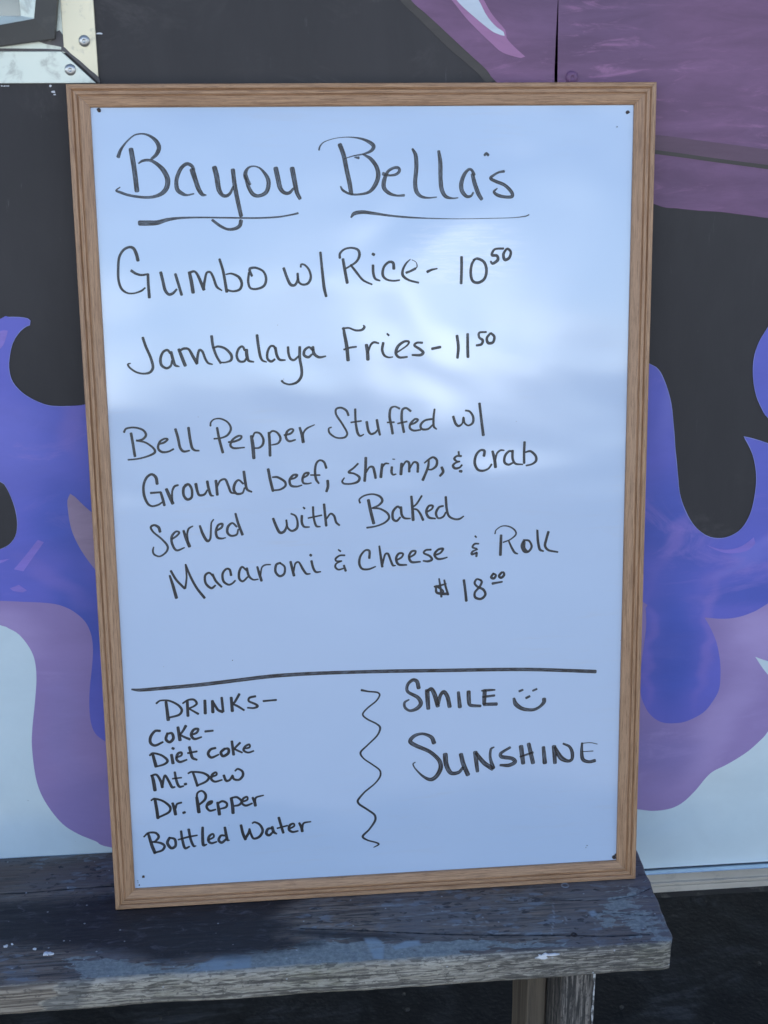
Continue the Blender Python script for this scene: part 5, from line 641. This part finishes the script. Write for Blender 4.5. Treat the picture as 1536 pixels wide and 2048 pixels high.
# handwriting: every stroke a thin film of ink on the board
def ribbon_strokes(name,strokes,mat,lift0,label):
    V=[];F=[];UV=[]; k0=0; lift=lift0
    for st in strokes:
        P=[Vector((st[i],st[i+1],st[i+2])) for i in range(0,len(st),3)]
        n=len(P); Q=[]
        for i in range(n-1):
            p1,p2=P[i],P[i+1]; p0=P[i-1] if i>0 else p1-(p2-p1)*0.6; p3=P[i+2] if i+2<n else p2+(p2-p1)*0.6
            d=(p2.xy-p1.xy).length; s=max(3,min(12,int(d/0.9)))
            # centripetal-like tangents
            m1=(p2-p0)*0.5; m2=(p3-p1)*0.5
            l1=(m1.xy).length; l2=(m2.xy).length
            if l1>d: m1=m1*(d/l1)
            if l2>d: m2=m2*(d/l2)
            for j in range(s):
                t=j/s; h1=2*t**3-3*t*t+1;h2=t**3-2*t*t+t;h3=-2*t**3+3*t*t;h4=t**3-t*t
                Q.append(p1*h1+m1*h2+p2*h3+m2*h4)
        Q.append(P[-1])
        if len(Q)<2: continue
        # soft pen-shaped ends
        def cap(a,b):
            d=(a.xy-b.xy); d=d.normalized() if d.length>0 else Vector((1,0)); w=a.z
            r=[]
            for q,e in ((0.16,0.93),(0.29,0.74),(0.36,0.42)): r.append(Vector((a.x+d.x*w*q,a.y+d.y*w*q,max(0.15,w*e))))
            return r
        Q=cap(Q[0],Q[1])[::-1]+Q+cap(Q[-1],Q[-2])
        u=0.0; prev=None; N=len(Q)
        for i,q in enumerate(Q):
            t=(Q[min(i+1,N-1)].xy-Q[max(i-1,0)].xy); t=t.normalized() if t.length>1e-6 else Vector((1,0)); nn=Vector((-t.y,t.x))
            if prev is not None: u+=(q.xy-prev).length
            prev=q.xy.copy(); w=max(0.3,q.z)/2*(1+0.05*noise.noise(Vector((u*0.9,lift*1e5,0))))
            y=REC-lift-u*2.5e-7
            for sgn,vv in ((1,0.0),(0,0.5),(-1,1.0)):
                pp=q.xy+nn*w*sgn; V.append((pp.x/1000,y,pp.y/1000)); UV.append((u+k0*7.3,vv))
        base=len(V)-3*N
        for i in range(N-1):
            for c_ in (0,1):
                a=base+3*i+c_; F.append((a,a+1,a+4,a+3))
        lift+=6e-6; k0+=1
    me=mesh(name,V,F,UV)
    # all faces look out of the board
    me.update(); fl=np.zeros(len(me.polygons)*3); me.polygons.foreach_get('normal',fl)
    if fl.reshape(-1,3)[:,1].mean()>0: me.flip_normals()
    o=link(name,me,mat,WB); o['label']=label; return o
soft_={'title_left','title_right','underline_left','underline_right','rule','sunshine','smile','smiley'}
names={'title_left':('handwriting','the handwritten heading word "Bayou"'),'title_right':('handwriting','the handwritten heading word "Bella\'s"'),
'underline_left':('marker_line','underline below the first heading word'),'underline_right':('marker_line','thinning underline below the second heading word'),
'gumbo':('handwriting','handwritten line "Gumbo w/ Rice- 10.50"'),'jambalaya':('handwriting','handwritten line "Jambalaya Fries- 11.50"'),
'bellpepper':('handwriting','handwritten line "Bell Pepper Stuffed w/"'),'groundbeef':('handwriting','handwritten line "Ground beef, shrimp, & crab"'),
'servedwith':('handwriting','handwritten line "Served with Baked"'),'macaroni':('handwriting','handwritten line "Macaroni & Cheese & Roll"'),
'price':('handwriting','handwritten price "$ 18.00"'),'rule':('marker_line','long marker line across the board above the drinks'),
'drinks':('handwriting','handwritten heading "DRINKS-"'),'coke':('handwriting','first line of the drinks list'),'diet':('handwriting','second line of the drinks list'),
'mtdew':('handwriting','third line of the drinks list'),'drpepper':('handwriting','fourth line of the drinks list'),'water':('handwriting','handwritten "Bottled Water", last of the drinks list'),
'squiggle':('marker_squiggle','wavy vertical marker line beside the drinks list'),'smile':('handwriting','handwritten word "SMILE"'),'smiley':('smiley_face','small hand drawn smiling face'),'sunshine':('handwriting','handwritten word "SUNSHINE"')}
WORDS={'gumbo':['Gumbo','w/','Rice-','10.50'],'jambalaya':['Jambalaya','Fries-','11.50'],'bellpepper':['Bell','Pepper','Stuffed','w/'],'groundbeef':['Ground','beef,','shrimp,','&','crab'],
'servedwith':['Served','with','Baked'],'macaroni':['Macaroni','&','Cheese','&','Roll'],'price':['$','18.00'],'water':['Bottled','Water']}
GAP={'gumbo':15,'jambalaya':15,'bellpepper':15,'groundbeef':10.5,'servedwith':20,'macaroni':15.2,'price':15,'water':14}
for i,(k,st) in enumerate(STROKES.items()):
    grp=[st]
    if k in WORDS:
        ss=sorted(st,key=lambda t:min(t[0::3])); grp=[]; hi=-1e9
        for t in ss:
            if grp==[] or min(t[0::3])-hi>GAP[k]: grp.append([])
            grp[-1].append(t); hi=max(hi,max(t[0::3]))
        for g,wd in zip(grp,WORDS[k]) if len(grp)==len(WORDS[k]) else [(g,'line') for g in grp]:
            ribbon_strokes('handwriting',g,MT['ink'],0.00004,'handwritten "%s"'%wd)
    else:
        ribbon_strokes(names[k][0],st,MT['ink_soft'] if k in soft_ else MT['ink'],0.00004,names[k][1])
